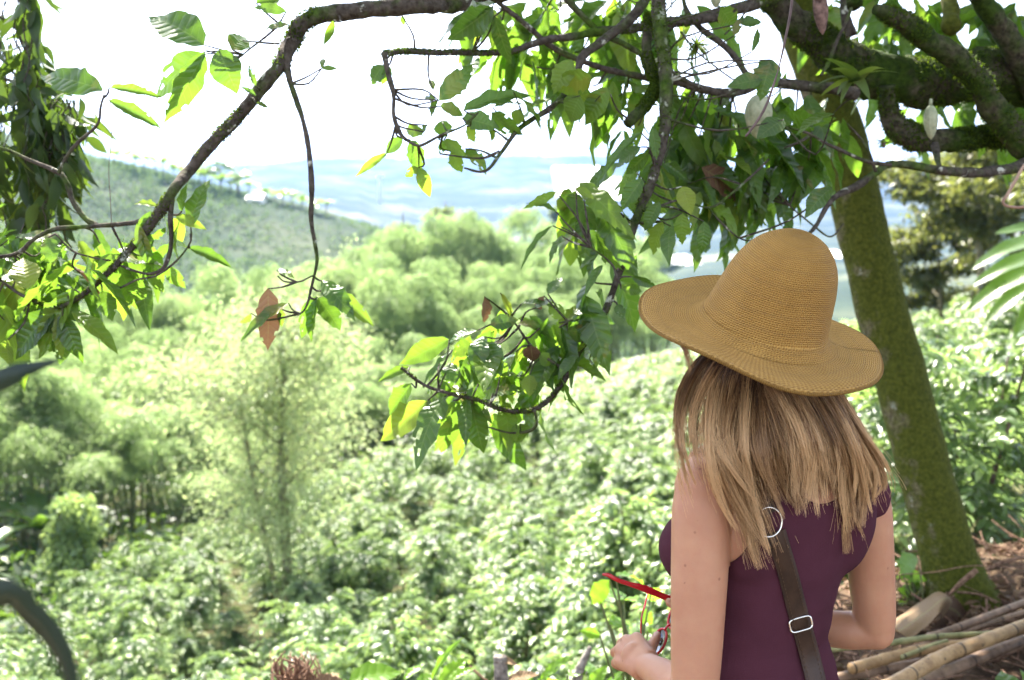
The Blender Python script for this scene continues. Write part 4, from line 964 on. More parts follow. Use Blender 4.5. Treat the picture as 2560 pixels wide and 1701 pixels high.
# head with a face (turned away from the camera)
HP = math.radians(22); HF = np.array([-math.sin(HP), math.cos(HP), 0]); HL = np.array([-math.cos(HP), -math.sin(HP), 0])
ell(mbody, HEAD + [0, 0, .02], (.074, .092, .092), HP)
ell(mbody, HEAD + HF * .035 - [0, 0, .045], (.056, .058, .068), HP)
ell(mbody, HEAD + HF * .068 - [0, 0, .092], (.026, .022, .018), HP)                     # chin
ell(mbody, HEAD + HF * .098 - [0, 0, .036], (.011, .014, .016), HP)                      # nose tip
tube(mbody, [HEAD + HF * .082 + [0, 0, .005], HEAD + HF * .098 - [0, 0, .034]], [.008, .010], 10)
for s_ in (1, -1):
    ell(mbody, HEAD + HF * .055 + HL * .036 * s_ - [0, 0, .035], (.022, .022, .02), HP)   # cheek
    ell(mbody, HEAD + HF * .076 + HL * .03 * s_ + [0, 0, .006], (.018, .010, .009), HP)   # brow
    ell(mbody, HEAD + HF * .074 + HL * .03 * s_ - [0, 0, .010], (.012, .010, .010), HP)   # eye
    ell(mbody, HEAD - HF * .002 + HL * .076 * s_ - [0, 0, .02], (.009, .018, .03), HP)    # ear
    ell(mbody, HEAD + HF * .006 + HL * .07 * s_ - [0, 0, .03], (.012, .014, .02), HP)
ell(mbody, HEAD + HF * .088 - [0, 0, .064], (.021, .010, .006), HP)
ell(mbody, HEAD + HF * .086 - [0, 0, .073], (.018, .010, .007), HP)
# legs and feet
feet = []
for s_ in (1, -1):
    hip = torso_c(.84) + LD * .085 * s_; kn = hip + [0, .03, 0]; kn = np.array([kn[0] + LD[0] * .02 * s_, kn[1] + LD[1] * .01 * s_, .47]); ak = np.array([kn[0] + LD[0] * .01 * s_, kn[1] - .02, .09])
    tube(mbody, spline([hip, hip * .5 + kn * .5, kn, kn * .6 + ak * .4 - [0, .012, 0], ak], 24), np.interp(np.linspace(0, 1, 24), [0, .3, .5, .68, 1], [.088, .07, .053, .054, .034]), 24)
    ell(mbody, ak + FD * .055 - [0, 0, .052], (.042, .12, .036), PSI)
    feet.append(ak)
bm_, bv, bf, bn = remesh(mbody, .0036, 7)
PO = np.array([torso_c(1)[0], torso_c(1)[1], 0])
N = NT('skin'); p = N.pos()
sk = N.ramp(N.noise(p, 9, 3), [(0.3, (0.385, 0.18, 0.10)), (0.7, (0.475, 0.245, 0.142))])
vo = N.n('ShaderNodeTexVoronoi', feature='F1'); vo.inputs['Scale'].default_value = 34; N.l(p, vo.inputs['Vector'])
vo2 = N.n('ShaderNodeTexVoronoi', feature='F1'); vo2.inputs['Scale'].default_value = 90; N.l(p, vo2.inputs['Vector'])
mole = N.math('MULTIPLY', N.math('SUBTRACT', .115, vo.outputs['Distance']), 22.0, clamp=True)
mole2 = N.math('MULTIPLY', N.math('SUBTRACT', .09, vo2.outputs['Distance']), 8.0, clamp=True)
gate = N.math('GREATER_THAN', N.noise(p, 25, 2), .48)
sk = N.mix(N.math('MULTIPLY', N.math('MULTIPLY', mole, gate), .75), sk, (0.20, 0.085, 0.05))
sk = N.mix(N.math('MULTIPLY', mole2, .5), sk, (0.42, 0.2, 0.13))
sk = N.mix(N.math('MULTIPLY', N.math('SUBTRACT', N.noise(p, 70, 4, .7), .4, clamp=True), .9), sk, (0.40, 0.16, 0.10))
sk = N.mix(N.math('MULTIPLY', N.math('SUBTRACT', N.noise(p, 16, 3), .52, clamp=True), 1.6), sk, (0.54, 0.31, 0.18))
M_SKIN = N.done(N.bsdf(sk, .48, .4, bump=N.noise(p, 450, 3), bstr=.25, bdist=.0012, sss=.18, sssr=(1.0, .35, .18)))
N = NT('tank_fabric'); p = N.pos()
wv = N.noise(p, 900, 2); fl = N.noise(p, 12, 4)
M_TANK = N.done(N.bsdf(N.mix(N.math('MULTIPLY', wv, .6), N.ramp(fl, [(0.3, (0.050, 0.014, 0.022)), (0.7, (0.070, 0.020, 0.032))]), (0.09, 0.03, 0.045)), .9, .12, bump=N.math('ADD', N.math('MULTIPLY', wv, .2), fl), bstr=.55, bdist=.012, sheen=.0))
N = NT('trouser'); M_TROU = N.done(N.bsdf((0.035, 0.04, 0.06), .9, .1, bump=N.noise(N.pos(), 600, 2), bstr=.3, bdist=.002))
person = empty('person', PO); tag(person, 'woman seen from behind in purple sleeveless top with long blonde hair', 'person')
mb = MB(); mb.add(bv - PO, quads=bf[bf[:, 3] >= 0], tris=bf[bf[:, 3] < 0][:, :3]); body = mb.build('body', M_SKIN, person)

def clip_shell(v, f, n, field, off, thick=.0018):
    """part of a surface where field(v) > 0, cut cleanly, pushed out and given thickness"""
    tris = np.concatenate([f[:, [0, 1, 2]], f[f[:, 3] >= 0][:, [0, 2, 3]]])
    F = field(v); W = v + n * off
    out, idx, faces = [], {}, []
    def key(k):
        if k not in idx:
            if isinstance(k, tuple):
                a, b = k; t = F[a] / (F[a] - F[b]); out.append((W[a] * (1 - t) + W[b] * t, nrm(n[a] + n[b])))
            else: out.append((W[k], n[k]))
            idx[k] = len(out) - 1
        return idx[k]
    border = []
    for t in tris:
        s_ = F[t] > 0
        if not s_.any(): continue
        if s_.all(): faces.append([key(int(k)) for k in t]); continue
        poly = []; cut = []
        for i in range(3):
            a, b = int(t[i]), int(t[(i + 1) % 3])
            if F[a] > 0: poly.append(key(a))
            if (F[a] > 0) != (F[b] > 0):
                k = key((min(a, b), max(a, b))); poly.append(k); cut.append((k, F[a] > 0))
        for i in range(1, len(poly) - 1): faces.append([poly[0], poly[i], poly[i + 1]])
        if len(cut) == 2: border.append((cut[0][0], cut[1][0]) if cut[0][1] else (cut[1][0], cut[0][0]))
    V = np.array([o_[0] for o_ in out]); NN = np.array([o_[1] for o_ in out]); Fa = np.array(faces); m = len(V)
    V2 = np.vstack([V, V - NN * (thick + off * .4)])
    q = [(a, b, b + m, a + m) for a, b in border]
    return V2, np.vstack([Fa, Fa[:, ::-1] + m]), q
def stz(v):
    c = torso_c_vec(v[:, 2]); r = v - c
    return r @ LD, r @ FD, v[:, 2]
def torso_c_vec(z):
    return np.stack([np.interp(z, [0.5, .88, 1.05, 1.3, 1.42, 1.5], [.45, .435, .445, TC0[0] + .005, TC0[0] + .005, HEAD[0] + .01]), np.interp(z, [0.5, .88, 1.05, 1.3, 1.42, 1.5], [1.70, 1.70, 1.70, TC0[1] + .01, TC0[1] + .015, HEAD[1] - .005]), z], 1)
cAL = SL + LD * .035 + [0, 0, -.03] - FD * .01; cAR = SR - LD * .055 + FD * .055 + [0, 0, -.03]
def tank_field(v):
    s_, f_, z = stz(v)
    neck = np.sqrt((s_ / .088) ** 2 + ((z - 1.405) / np.where(f_ > 0, .16, .115)) ** 2) - 1
    qL = (v - cAL) / [.112, .112, .135]; qR = (v - cAR) / [.095, .11, .12]
    aL = np.linalg.norm(qL, axis=1) - 1; aR = np.linalg.norm(qR, axis=1) - 1
    return np.minimum.reduce([neck * .08, aL * .1, aR * .1, z - .905, 1.44 - z])
# soft folds in the cloth at the waist
fold = np.array([mnoise.noise(Vector((a[0] * 5, a[1] * 5, a[2] * 22))) for a in tv])
s_, f_, z_ = stz(tv)
tw2 = tv + tn_ * (fold * (.009 * np.clip((1.14 - z_) * 6, 0, 1) + .002))[:, None]
V2, T2, Q2 = clip_shell(tw2, tf, tn_, tank_field, .0045)
mb = MB(); mb.add(V2 - PO, tris=T2, quads=Q2 if len(Q2) else None); tank = mb.build('tank_top', M_TANK, person); tank['label'] = 'plum purple sleeveless tank top'
# piping round the openings is part of the cloth; trousers below
legm = bv[:, 2]
V3, T3, Q3 = clip_shell(bv, bf, bn, lambda v: np.minimum.reduce([.925 - v[:, 2], v[:, 2] - .10, .30 - np.abs((v - torso_c_vec(v[:, 2])) @ LD), .165 - np.abs((v - torso_c_vec(v[:, 2])) @ FD), np.linalg.norm(v - WL, axis=1) - .20, np.linalg.norm(v - EL, axis=1) - .085]), .006)
mb = MB(); mb.add(V3 - PO, tris=T3, quads=Q3 if len(Q3) else None); mb.build('trousers', M_TROU, person)
mb = MB()
N = NT('shoe'); M_SHOE = N.done(N.bsdf((0.10, 0.06, 0.04), .6, .3))
for ak in feet:
    o_ = MB(); ell(o_, ak + FD * .055 - [0, 0, .05] - PO, (.05, .132, .042), PSI); o_.build('shoe', M_SHOE, person)

# ------------------------------------------------------------------ hair
BVH = BVHTree.FromPolygons([tuple(a) for a in np.vstack([bv, V2])], [tuple(int(i) for i in (q if q[3] >= 0 else q[:3])) for q in bf] + [tuple(int(i) + len(bv) for i in t) for t in T2])
CO3 = np.array([0, 0, CAMZ])
def hit(px, py, default):
    d = P(px, py, 1.0) - CO3; L = np.linalg.norm(d)
    h = BVH.ray_cast(Vector(CO3), Vector(d / L), 2.6)
    return h[3] / L if h[0] is not None and h[3] / L < default + .12 else default
def plane_d(px, py):
    x = (px - 1280) / FPX * 1.64
    dp = 1.632 + (x - .47) * .43
    top = 1.672 + abs(px - 1915) * .00016
    f = np.clip((py - 960) / 190, 0, 1); f = f * f * (3 - 2 * f)
    return top * (1 - f) + dp * f
G = [[(1738, 915), (1708, 985), (1698, 1060), (1708, 1130), (1735, 1215), (1785, 1268)],
     [(1765, 925), (1728, 1000), (1722, 1090), (1745, 1180), (1790, 1260), (1850, 1310)],
     [(1795, 935), (1775, 1010), (1760, 1090), (1790, 1190), (1850, 1290), (1908, 1385)],
     [(1830, 945), (1812, 1030), (1806, 1110), (1840, 1210), (1885, 1320), (1935, 1430)],
     [(1865, 950), (1858, 1040), (1850, 1120), (1872, 1210), (1898, 1300), (1912, 1390)],
     [(1893, 955), (1905, 1040), (1915, 1110), (1925, 1190), (1945, 1250), (1950, 1310)],
     [(1920, 958), (1965, 1040), (1985, 1120), (1992, 1200), (2005, 1260), (2000, 1320)],
     [(1955, 960), (2012, 1050), (2032, 1130), (2045, 1200), (2055, 1260), (2062, 1330)],
     [(1995, 962), (2056, 1060), (2080, 1140), (2090, 1220), (2102, 1310), (2112, 1395)],
     [(2035, 962), (2092, 1060), (2122, 1140), (2135, 1220), (2142, 1300), (2125, 1360)],
     [(2065, 960), (2122, 1060), (2160, 1140), (2172, 1210), (2165, 1280), (2188, 1340)],
     [(2085, 958), (2142, 1060), (2188, 1135), (2214, 1178), (2208, 1208), (2170, 1230)]]
NP = 18
G = [[(g[0][0] * .75 + 1915 * .25, g[0][1] - 48)] + g for g in G]
GG = np.array([spline(np.array(g, float), NP) for g in G])           # guides x points x 2
n_lock = 120; hr = np.random.default_rng(11)
strands, tones = [], []
for k in range(n_lock + 3):
    if k < n_lock: gp = hr.uniform(.1, len(G) - 1); gp = gp if (gp > 2.2 or hr.random() < .66) else hr.uniform(2, 11)
    else: gp = 0
    i = min(int(gp), len(G) - 2); f = gp - i
    cl = GG[i] * (1 - f) + GG[i + 1] * f
    t = np.linspace(0, 1, NP)
    cl = cl + np.stack([np.cumsum(hr.normal(0, 3.2, NP)) * t, np.zeros(NP)], 1) + np.stack([hr.uniform(-30, 30) * np.sin(t * hr.uniform(4, 10) + hr.uniform(0, 6)) * t ** .7 + hr.normal(0, 24) * t, np.zeros(NP)], 1) * 1.0
    cl[:, 0] = 1930 + (cl[:, 0] - 1930) * .98
    end = hr.uniform(.52, 1.04) * (1 - .13 * math.exp(-((gp - 6.0) / 1.1) ** 2)) + .03 * math.sin(gp * 2.4)
    if gp < 2.3: end *= hr.uniform(.62, 1.0)
    lay = hr.random(); lofs = hr.normal(0, .007); wfr = hr.uniform(6, 13); wph = hr.uniform(0, 6)
    if 4.2 < gp < 6 and lay > .5: lay *= .5
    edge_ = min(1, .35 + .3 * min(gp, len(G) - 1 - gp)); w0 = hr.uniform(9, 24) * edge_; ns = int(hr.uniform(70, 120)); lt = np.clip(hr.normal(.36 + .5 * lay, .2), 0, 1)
    for s_ in range(ns):
        off = hr.normal(0, 1) * w0 * .7; offd = hr.normal(0, .004)
        le_ = min(1, end * (1 - abs(hr.normal(0, .19))))
        tt = np.linspace(0, le_, NP); ii = np.minimum(tt * (NP - 1), NP - 1.001); a = ii.astype(int); fr = (ii - a)[:, None]
        c = cl[a] * (1 - fr) + cl[a + 1] * fr
        conv = 1.0 - .68 * np.clip(tt / max(end, .1), 0, 1) ** 1.5
        fly = 0.0 if hr.random() > .16 else hr.normal(0, 32)
        px = c[:, 0] + off * conv + fly * tt ** 2 + hr.normal(0, .7) * np.sin(tt * 9 + hr.uniform(0, 6)) * 2.5
        py = c[:, 1] + hr.normal(0, 2) - abs(off) * .12
        strands.append((px, py, .006 + .024 * lay * np.clip(tt * 3, .35, 1) + offd + lofs + .007 * np.sin(tt * wfr + wph))); tones.append((np.clip(lt + hr.normal(0, .15), 0, 1), lay, hr.random(), 1))
# flyaway wisps at the left of the face
for k in range(46):
    x0 = 1704 + hr.normal(0, 5); t = np.linspace(0, 1, NP)
    strands.append((x0 + 26 * t + hr.normal(0, 5) * t, 850 + 96 * t * hr.uniform(.6, 1.1), np.full(NP, .02))); tones.append((.6, .8, hr.random(), 1))
for k in range(60):
    t = np.linspace(0, 1, NP); y0 = hr.uniform(940, 1000); L_ = hr.uniform(120, 300)
    strands.append((1722 - 34 * np.sin(t * 2.6) - hr.normal(0, 12) * t + 14 * t, y0 + L_ * t, np.full(NP, .012))); tones.append((.75, .8, hr.random(), 1))
S3 = np.zeros((len(strands), NP, 3))
cache = {}
for k, (px, py, lift) in enumerate(strands):
    for j in range(NP):
        kk = (round(px[j] / 6), round(py[j] / 6))
        if kk not in cache:
            pd = float(plane_d(px[j], py[j])); q_ = np.clip((py[j] - 1060) / 240, 0, 1); cache[kk] = min(hit(kk[0] * 6, kk[1] * 6, pd + .05), pd + .035 * q_ * q_ * (3 - 2 * q_))
        S3[k, j] = P(px[j], py[j], cache[kk] - lift[j])
    for _ in range(5): S3[k, 1:-1] = S3[k, 1:-1] * .5 + (S3[k, :-2] + S3[k, 2:]) * .25
tg = nrm(np.gradient(S3, axis=1)); ref = nrm(S3 - CO3)
X_ = nrm(np.cross(tg, ref)); Y_ = np.cross(X_, tg)
rad = np.linspace(1, .45, NP)[None, :, None] * .00050 * np.random.default_rng(3).uniform(.7, 1.3, (len(strands), 1, 1))
V = np.stack([S3 + X_ * rad, S3 - X_ * rad * .5 + Y_ * rad * .87, S3 - X_ * rad * .5 - Y_ * rad * .87], 2)   # n,NP,3,3
n = len(strands); base_i = np.arange(n)[:, None, None] * (NP * 3) + np.arange(NP - 1)[None, :, None] * 3
jj = np.arange(3)[None, None, :]; j2 = (jj + 1) % 3
Q = np.stack(np.broadcast_arrays(base_i + jj, base_i + j2, base_i + 3 + j2, base_i + 3 + jj), -1).reshape(-1, 4)
mb = MB(); uvh = np.zeros((n, NP, 3, 3)); uvh[..., 1] = np.linspace(0, 1, NP)[None, :, None]
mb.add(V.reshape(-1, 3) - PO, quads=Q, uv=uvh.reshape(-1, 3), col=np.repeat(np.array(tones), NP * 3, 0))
# inner mass of hair behind the loose strands + cap under the hat
inner = []
for gi in range(len(G)):
    row = []
    for j in range(9):
        px, py = GG[gi][j]; px = 1940 + (px - 1940) * .88
        row.append(P(px, py, float(plane_d(px, py)) + .004))
    inner.append(row)
inner = np.array(inner); m1, m2 = inner.shape[:2]
V_ = np.concatenate([inner.reshape(-1, 3), (inner + [0, .03, 0]).reshape(-1, 3)]); q = []
for a in range(m1 - 1):
    for b in range(m2 - 1):
        i0 = a * m2 + b; q += [(i0, i0 + 1, i0 + m2 + 1, i0 + m2)]; k0 = i0 + m1 * m2; q += [(k0, k0 + m2, k0 + m2 + 1, k0 + 1)]
mb2 = MB(); ell(mb2, HEAD + [0, 0, .022] - HF * .008, (.080, .096, .096), HP); ell(mb2, HEAD - [0, 0, .05] - HF * .045, (.075, .05, .09), HP)
mb.add(np.concatenate(mb2.v) - PO, quads=np.concatenate(mb2.q), col=(.05, .1, .5, 1))
N = NT('hair'); tn = N.sep(N.attr('tone')); uvn = N.sep(N.attr('luv', 'Vector'))
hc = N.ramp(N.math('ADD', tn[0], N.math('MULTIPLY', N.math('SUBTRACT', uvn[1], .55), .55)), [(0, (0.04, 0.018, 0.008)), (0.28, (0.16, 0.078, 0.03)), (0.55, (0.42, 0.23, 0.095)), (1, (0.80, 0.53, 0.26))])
hb = N.n('ShaderNodeBsdfPrincipled'); N.l(hc, hb.inputs['Base Color']); hb.inputs['Roughness'].default_value = .42; hb.inputs['Specular IOR Level'].default_value = .55
ht = N.n('ShaderNodeBsdfTranslucent'); N.l(hc, ht.inputs[0]); hm_ = N.n('ShaderNodeMixShader'); hm_.inputs[0].default_value = .25
N.l(hb.outputs[0], hm_.inputs[1]); N.l(ht.outputs[0], hm_.inputs[2]); M_HAIR = N.done(hm_.outputs[0])
hair = mb.build('hair', M_HAIR, person); hair['label'] = 'long straight dark-blonde hair falling over the shoulders'

# ------------------------------------------------------------------ straw hat
HC = P(1903, 833, 1.755)
ti = math.radians(24.5)
hu = nrm(math.cos(ti) * (.214 * RT + .977 * UP) - math.sin(ti) * FW)
hrgt = nrm(RT - hu * np.dot(RT, hu)); hfw = np.cross(hu, hrgt)
prof = np.array([(0, .188), (.018, .1875), (.036, .183), (.054, .173), (.070, .157), (.083, .135), (.092, .108), (.0985, .078), (.1035, .05), (.108, .03), (.114, .017), (.124, .008), (.138, .003), (.155, .001), (.172, .001), (.188, .002), (.202, .003), (.212, .003), (.2165, .001)])
HA, HB = -.003, .006
ns_ = 90; pr = spline(prof, ns_); na = 160
arc = np.concatenate([[0], np.cumsum(np.linalg.norm(np.diff(pr, axis=0), axis=1))])
def hat_surface(off):
    V, UV = [], []
    for i in range(ns_):
        r, z = pr[i]; e = np.clip((r - .11) / .106, 0, 1)
        for j in range(na):
            a = j / na * 2 * math.pi; ca, sa = math.cos(a), math.sin(a)        # ca: right, sa: forward(away)
            rr = r * (1 + e * (-.035 * sa * sa + .02 * math.sin(2 * a + .5) + .008 * math.sin(5 * a))); zz = z
            zz += e ** 1.6 * (HA * math.cos(a) + HB * max(0, -sa) ** 1.5 + .007 * math.cos(3 * a + .7) + .004 * math.sin(5 * a) + .010 * max(0, sa))
            zz += e ** 8 * (-.006 * max(0, -sa) ** .7)
            if r < .11:
                k = np.clip(r / .1, 0, 1); rr = r * (1 + .022 * math.sin(2 * a + 1) * k + .008 * mnoise.noise(Vector((ca * 2, sa * 2, z * 25))))
                zz += .005 * mnoise.noise(Vector((ca * 1.4 * k, sa * 1.4 * k, 3)))
            sh = np.clip(z / .188, 0, 1)
            q = hrgt * (rr * ca * 1.0 + .012 * sh) + hfw * (rr * sa * (1.0 if r > .13 else 1.03) + .004) + hu * (zz - off)
            if off and r > .205: q = hrgt * rr * ca + hfw * (rr * sa + .004) + hu * (zz - off)
            V.append(HC + q); UV.append((j / na, arc[i], r))
    return np.array(V), np.array(UV)
Va, UVa = hat_surface(0); Vb, UVb = hat_surface(.0028)
q = [(i * na + j, i * na + (j + 1) % na, (i + 1) * na + (j + 1) % na, (i + 1) * na + j) for i in range(ns_ - 1) for j in range(na)]
q2 = [tuple(k + ns_ * na for k in reversed(x)) for x in q]
e0 = (ns_ - 1) * na; q3 = [(e0 + j, e0 + (j + 1) % na, e0 + (j + 1) % na + ns_ * na, e0 + j + ns_ * na) for j in range(na)]
N = NT('straw'); uv = N.sep(N.attr('luv', 'Vector')); p = N.pos()
jit = N.noise(p, 30, 4); ring = N.math('SINE', N.math('ADD', N.math('MULTIPLY', uv[1], 2 * math.pi / .0036), N.math('MULTIPLY', jit, 2.2)))
rad_ = N.math('SINE', N.math('ADD', N.math('MULTIPLY', uv[0], 2 * math.pi * 150), N.math('MULTIPLY', jit, 3)))
dia = N.math('SINE', N.math('ADD', N.math('MULTIPLY', uv[0], 2 * math.pi * 110), N.math('MULTIPLY', uv[1], 1100)))
hgt = N.math('ADD', N.math('MULTIPLY', ring, .55), N.math('MULTIPLY', N.math('ADD', rad_, dia), .35))
big = N.noise(p, 16, 5, .6); band = N.math('SINE', N.math('ADD', N.math('MULTIPLY', uv[1], 2 * math.pi / .026), N.math('MULTIPLY', big, 7)))
c = N.ramp(N.math('ADD', N.math('MULTIPLY', hgt, .2), N.math('ADD', .38, N.math('MULTIPLY', big, .25))), [(0.1, (0.10, 0.048, 0.009)), (0.42, (0.305, 0.165, 0.038)), (0.6, (0.42, 0.245, 0.064)), (0.85, (0.52, 0.32, 0.105))])
c = N.mix(N.math('MULTIPLY', N.math('SUBTRACT', band, .55, clamp=True), .55), c, (0.25, 0.15, 0.055))
c = N.mix(N.math('MULTIPLY', N.math('SUBTRACT', N.noise(p, 120, 3), .68), 3.0, clamp=True), c, (.16, .09, .04))
c = N.mix(N.math('MULTIPLY', N.math('SUBTRACT', .145, uv[2]), 8.0, clamp=True), c, N.mix(1.0, c, (0.93, 0.88, .68), 'MULTIPLY'))
sb_ = N.bsdf(c, .7, .25, bump=hgt, bstr=.8, bdist=.0016)
M_STRAW = N.done(sb_)
Hc = HC; mb = MB(); mb.add(np.vstack([Va, Vb]) - Hc, quads=q + q2 + q3, uv=np.vstack([UVa, UVb]))
# rolled edge
edge = Va[e0:e0 + na]; ec = np.vstack([edge, edge[:1]]) - Hc
hat = empty('straw_hat', Hc); tag(hat, 'tan woven straw hat with tall rounded crown and wide wavy brim', 'hat')
mb.build('hat_body', M_STRAW, hat)
me_ = MB(); nn = len(ec)
tube(me_, ec - hu * .0016, .0027, 7, cap=False, vs=1, bump=.12, bfreq=70); hm2 = me_.build('brim_binding', M_STRAW, hat)

# ------------------------------------------------------------------ bag with strap
N = NT('leather'); M_LEA = N.done(N.bsdf(N.ramp(N.noise(N.pos(), 40, 4), [(0.3, (0.024, 0.011, 0.005)), (0.7, (0.044, 0.021, 0.010))]), .5, .4, bump=N.noise(N.pos(), 300, 3), bstr=.3, bdist=.002))
N = NT('steel'); M_STEEL = N.done(N.bsdf((.75, .74, .68), .22, .5, metal=1.0))
N = NT('thread'); M_THREAD = N.done(N.bsdf((.10, .065, .04), .8, .2))
bag = empty('shoulder_bag', PO + [.2, 0, .75]); tag(bag, 'dark brown leather shoulder bag whose strap crosses the purple top', 'bag')
BO = PO + np.array([.2, 0, .75])
def surf(px, py, off=.006):
    return P(px, py, hit(px, py, float(plane_d(px, py)) + .02) - off)
def strap(pts, wpx, name):
    S_ = spline(np.array(pts, float), 50); C_, L_, R_ = [], [], []
    tg_ = nrm(np.gradient(S_, axis=0)); rows = []
    for k in range(50):
        nx = np.array([-tg_[k][1], tg_[k][0]]); row = []
        for f in np.linspace(-.5, .5, 7):
            x_, y_ = S_[k] + nx * f * wpx; row.append(surf(x_, y_, .005 + .0018 * (1 - (2 * f) ** 4)))
        rows.append(row)
    R = np.array(rows)
    for _ in range(6): R[1:-1] = R[1:-1] * .4 + (R[:-2] + R[2:]) * .3
    R2 = R + FW * .003; V = np.concatenate([R.reshape(-1, 3), R2.reshape(-1, 3)]) - BO; q = []
    for a in range(49):
        for b in range(6):
            i0 = a * 7 + b; q.append((i0, i0 + 1, i0 + 8, i0 + 7)); k0 = i0 + 350; q.append((k0, k0 + 7, k0 + 8, k0 + 1))
        for b in (0, 6):
            i0 = a * 7 + b; q.append((i0, i0 + 7, i0 + 357, i0 + 350))
    m = MB(); m.add(V, quads=q); o = m.build(name, M_LEA, bag)
    st = MB()
    for b in (1, 5):
        line = R[:, b] - FW * .0012 - BO; lf = spline(line, 100)
        for k in range(0, 98, 2): tube(st, lf[k:k + 2], .0006, 4, cap=False)
    st.build('stitching', M_THREAD, o)
    return R
strap([(1940, 1330), (1952, 1372), (1972, 1440), (1988, 1505), (2003, 1560), (2020, 1620), (2040, 1700), (2055, 1760)], 50, 'strap')
strap([(1862, 1150), (1880, 1200), (1905, 1245), (1925, 1285)], 44, 'strap')
def loop(cx, cy, rx, ry, rot, name, n=48, r=.0022, sq=2.0, off=.016):
    c = surf(cx, cy, off); m = MB(); a = np.linspace(0, 2 * math.pi, n, endpoint=False); sc_ = 1.62 / FPX
    u_ = np.sign(np.cos(a)) * np.abs(np.cos(a)) ** (2 / sq) * rx * sc_; v_ = np.sign(np.sin(a)) * np.abs(np.sin(a)) ** (2 / sq) * ry * sc_
    cr, sr = math.cos(rot), math.sin(rot)
    pts = (c - BO) + np.outer(u_ * cr - v_ * sr, RT) + np.outer(u_ * sr + v_ * cr, UP) + np.outer(u_ * .15, FW)
    pts = np.vstack([pts, pts[:1]]); tube(m, pts, r, 8, cap=False); return m.build(name, M_STEEL, bag)
loop(1922, 1306, 34, 37, 0, 'ring', off=.010, r=.0017)
loop(2002, 1561, 30, 17, .22, 'buckle', sq=4.5, r=.0017, off=.012)
m = MB(); c = PO + np.array([.20, .04, .66]) - BO
ell(m, c, (.045, .11, .10), 0, n=14); bgm = m
bgo = bgm.build('bag_body', M_LEA, bag); m = MB(); ell(m, c + [.008, 0, .03], (.047, .113, .075), 0, n=14); m.build('flap', M_LEA, bag)

# ------------------------------------------------------------------ sunglasses
N = NT('red_plastic'); M_RED = N.done(N.bsdf((.50, .012, .018), .22, .6, coat=.3))
N = NT('lens'); M_LENS = N.done(N.bsdf((.03, .035, .02), .06, .9, metal=.0, coat=1.0))
go = P(1660, 1560, 1.94); gl = empty('sunglasses', go); tag(gl, 'red framed sunglasses with dark lenses held between the woman\'s hands', 'sunglasses')
def temple(pts, wz, d):
    S_ = spline([P(a, b, dd) - go for a, b, dd in pts], 26); m = MB()
    A_ = nrm(np.gradient(S_, axis=0)); Nn = nrm(np.cross(A_, FW)); ww = np.interp(np.linspace(0, 1, 26), np.linspace(0, 1, len(wz)), wz) * d / FPX / 2
    V = []
    for k in range(26):
        for a in np.linspace(0, 2 * math.pi, 10, endpoint=False): V.append(S_[k] + Nn[k] * math.cos(a) * ww[k] + FW * math.sin(a) * .0019)
    q = [(i * 10 + j, i * 10 + (j + 1) % 10, i * 10 + 10 + (j + 1) % 10, i * 10 + 10 + j) for i in range(25) for j in range(10)]
    V += [S_[0], S_[-1]]; t = [(260, (j + 1) % 10, j) for j in range(10)] + [(261, 250 + j, 250 + (j + 1) % 10) for j in range(10)]
    m.add(V, quads=q, tris=t); return m.build('temple', M_RED, gl)
temple([(1506, 1436, 1.90), (1522, 1439, 1.90), (1545, 1451, 1.90), (1578, 1462, 1.905), (1612, 1472, 1.91), (1660, 1492, 1.92), (1705, 1508, 1.93)], [5, 11, 11, 12, 18, 16, 12], 1.9)
temple([(1619, 1484, 2.03), (1612, 1515, 2.0), (1604, 1545, 1.97), (1603, 1590, 1.95), (1616, 1628, 1.935)], [4, 6, 4, 4, 4], 1.95)
def lens(cx, cy, d, a1, l1, e2w):
    c = P(cx, cy, d) - go; h_=math.hypot(*a1); a1=(a1[0]/h_,a1[1]/h_); e1 = (RT * a1[0] + UP * a1[1]) * l1; e2 = (RT * .34 * a1[1] + UP * -.34 * a1[0] - FW * .94) * e2w
    a = np.linspace(0, 2 * math.pi, 40, endpoint=False); pts = c + np.outer(np.cos(a), e1) + np.outer(np.sin(a), e2)
    m = MB(); tube(m, np.vstack([pts, pts[:1]]), .0026, 8, cap=False); fr = m.build('frame', M_RED, gl)
    m = MB(); nv = np.cross(nrm(e1), nrm(e2)); rings = []
    V = [c + nv * .004]; 
    for k in range(1, 6):
        for b in a: V.append(c + (math.cos(b) * e1 + math.sin(b) * e2) * k / 5 + nv * .004 * (1 - (k / 5) ** 2))
    t = [(0, 1 + j, 1 + (j + 1) % 40) for j in range(40)]; q = [(1 + k * 40 + j, 1 + k * 40 + (j + 1) % 40, 41 + k * 40 + (j + 1) % 40, 41 + k * 40 + j) for k in range(4) for j in range(40)]
    m.add(V, tris=t, quads=q); m.build('lens', M_LENS, gl)
lens(1647, 1604, 1.935, (32, 62), .026, .021)
lens(1690, 1540, 1.955, (32, 62), .026, .021)
m = MB(); tube(m, [P(1662, 1576, 1.93) - go, P(1668, 1566, 1.925) - go, P(1676, 1562, 1.93) - go], .0024, 8); m.build('bridge', M_RED, gl)
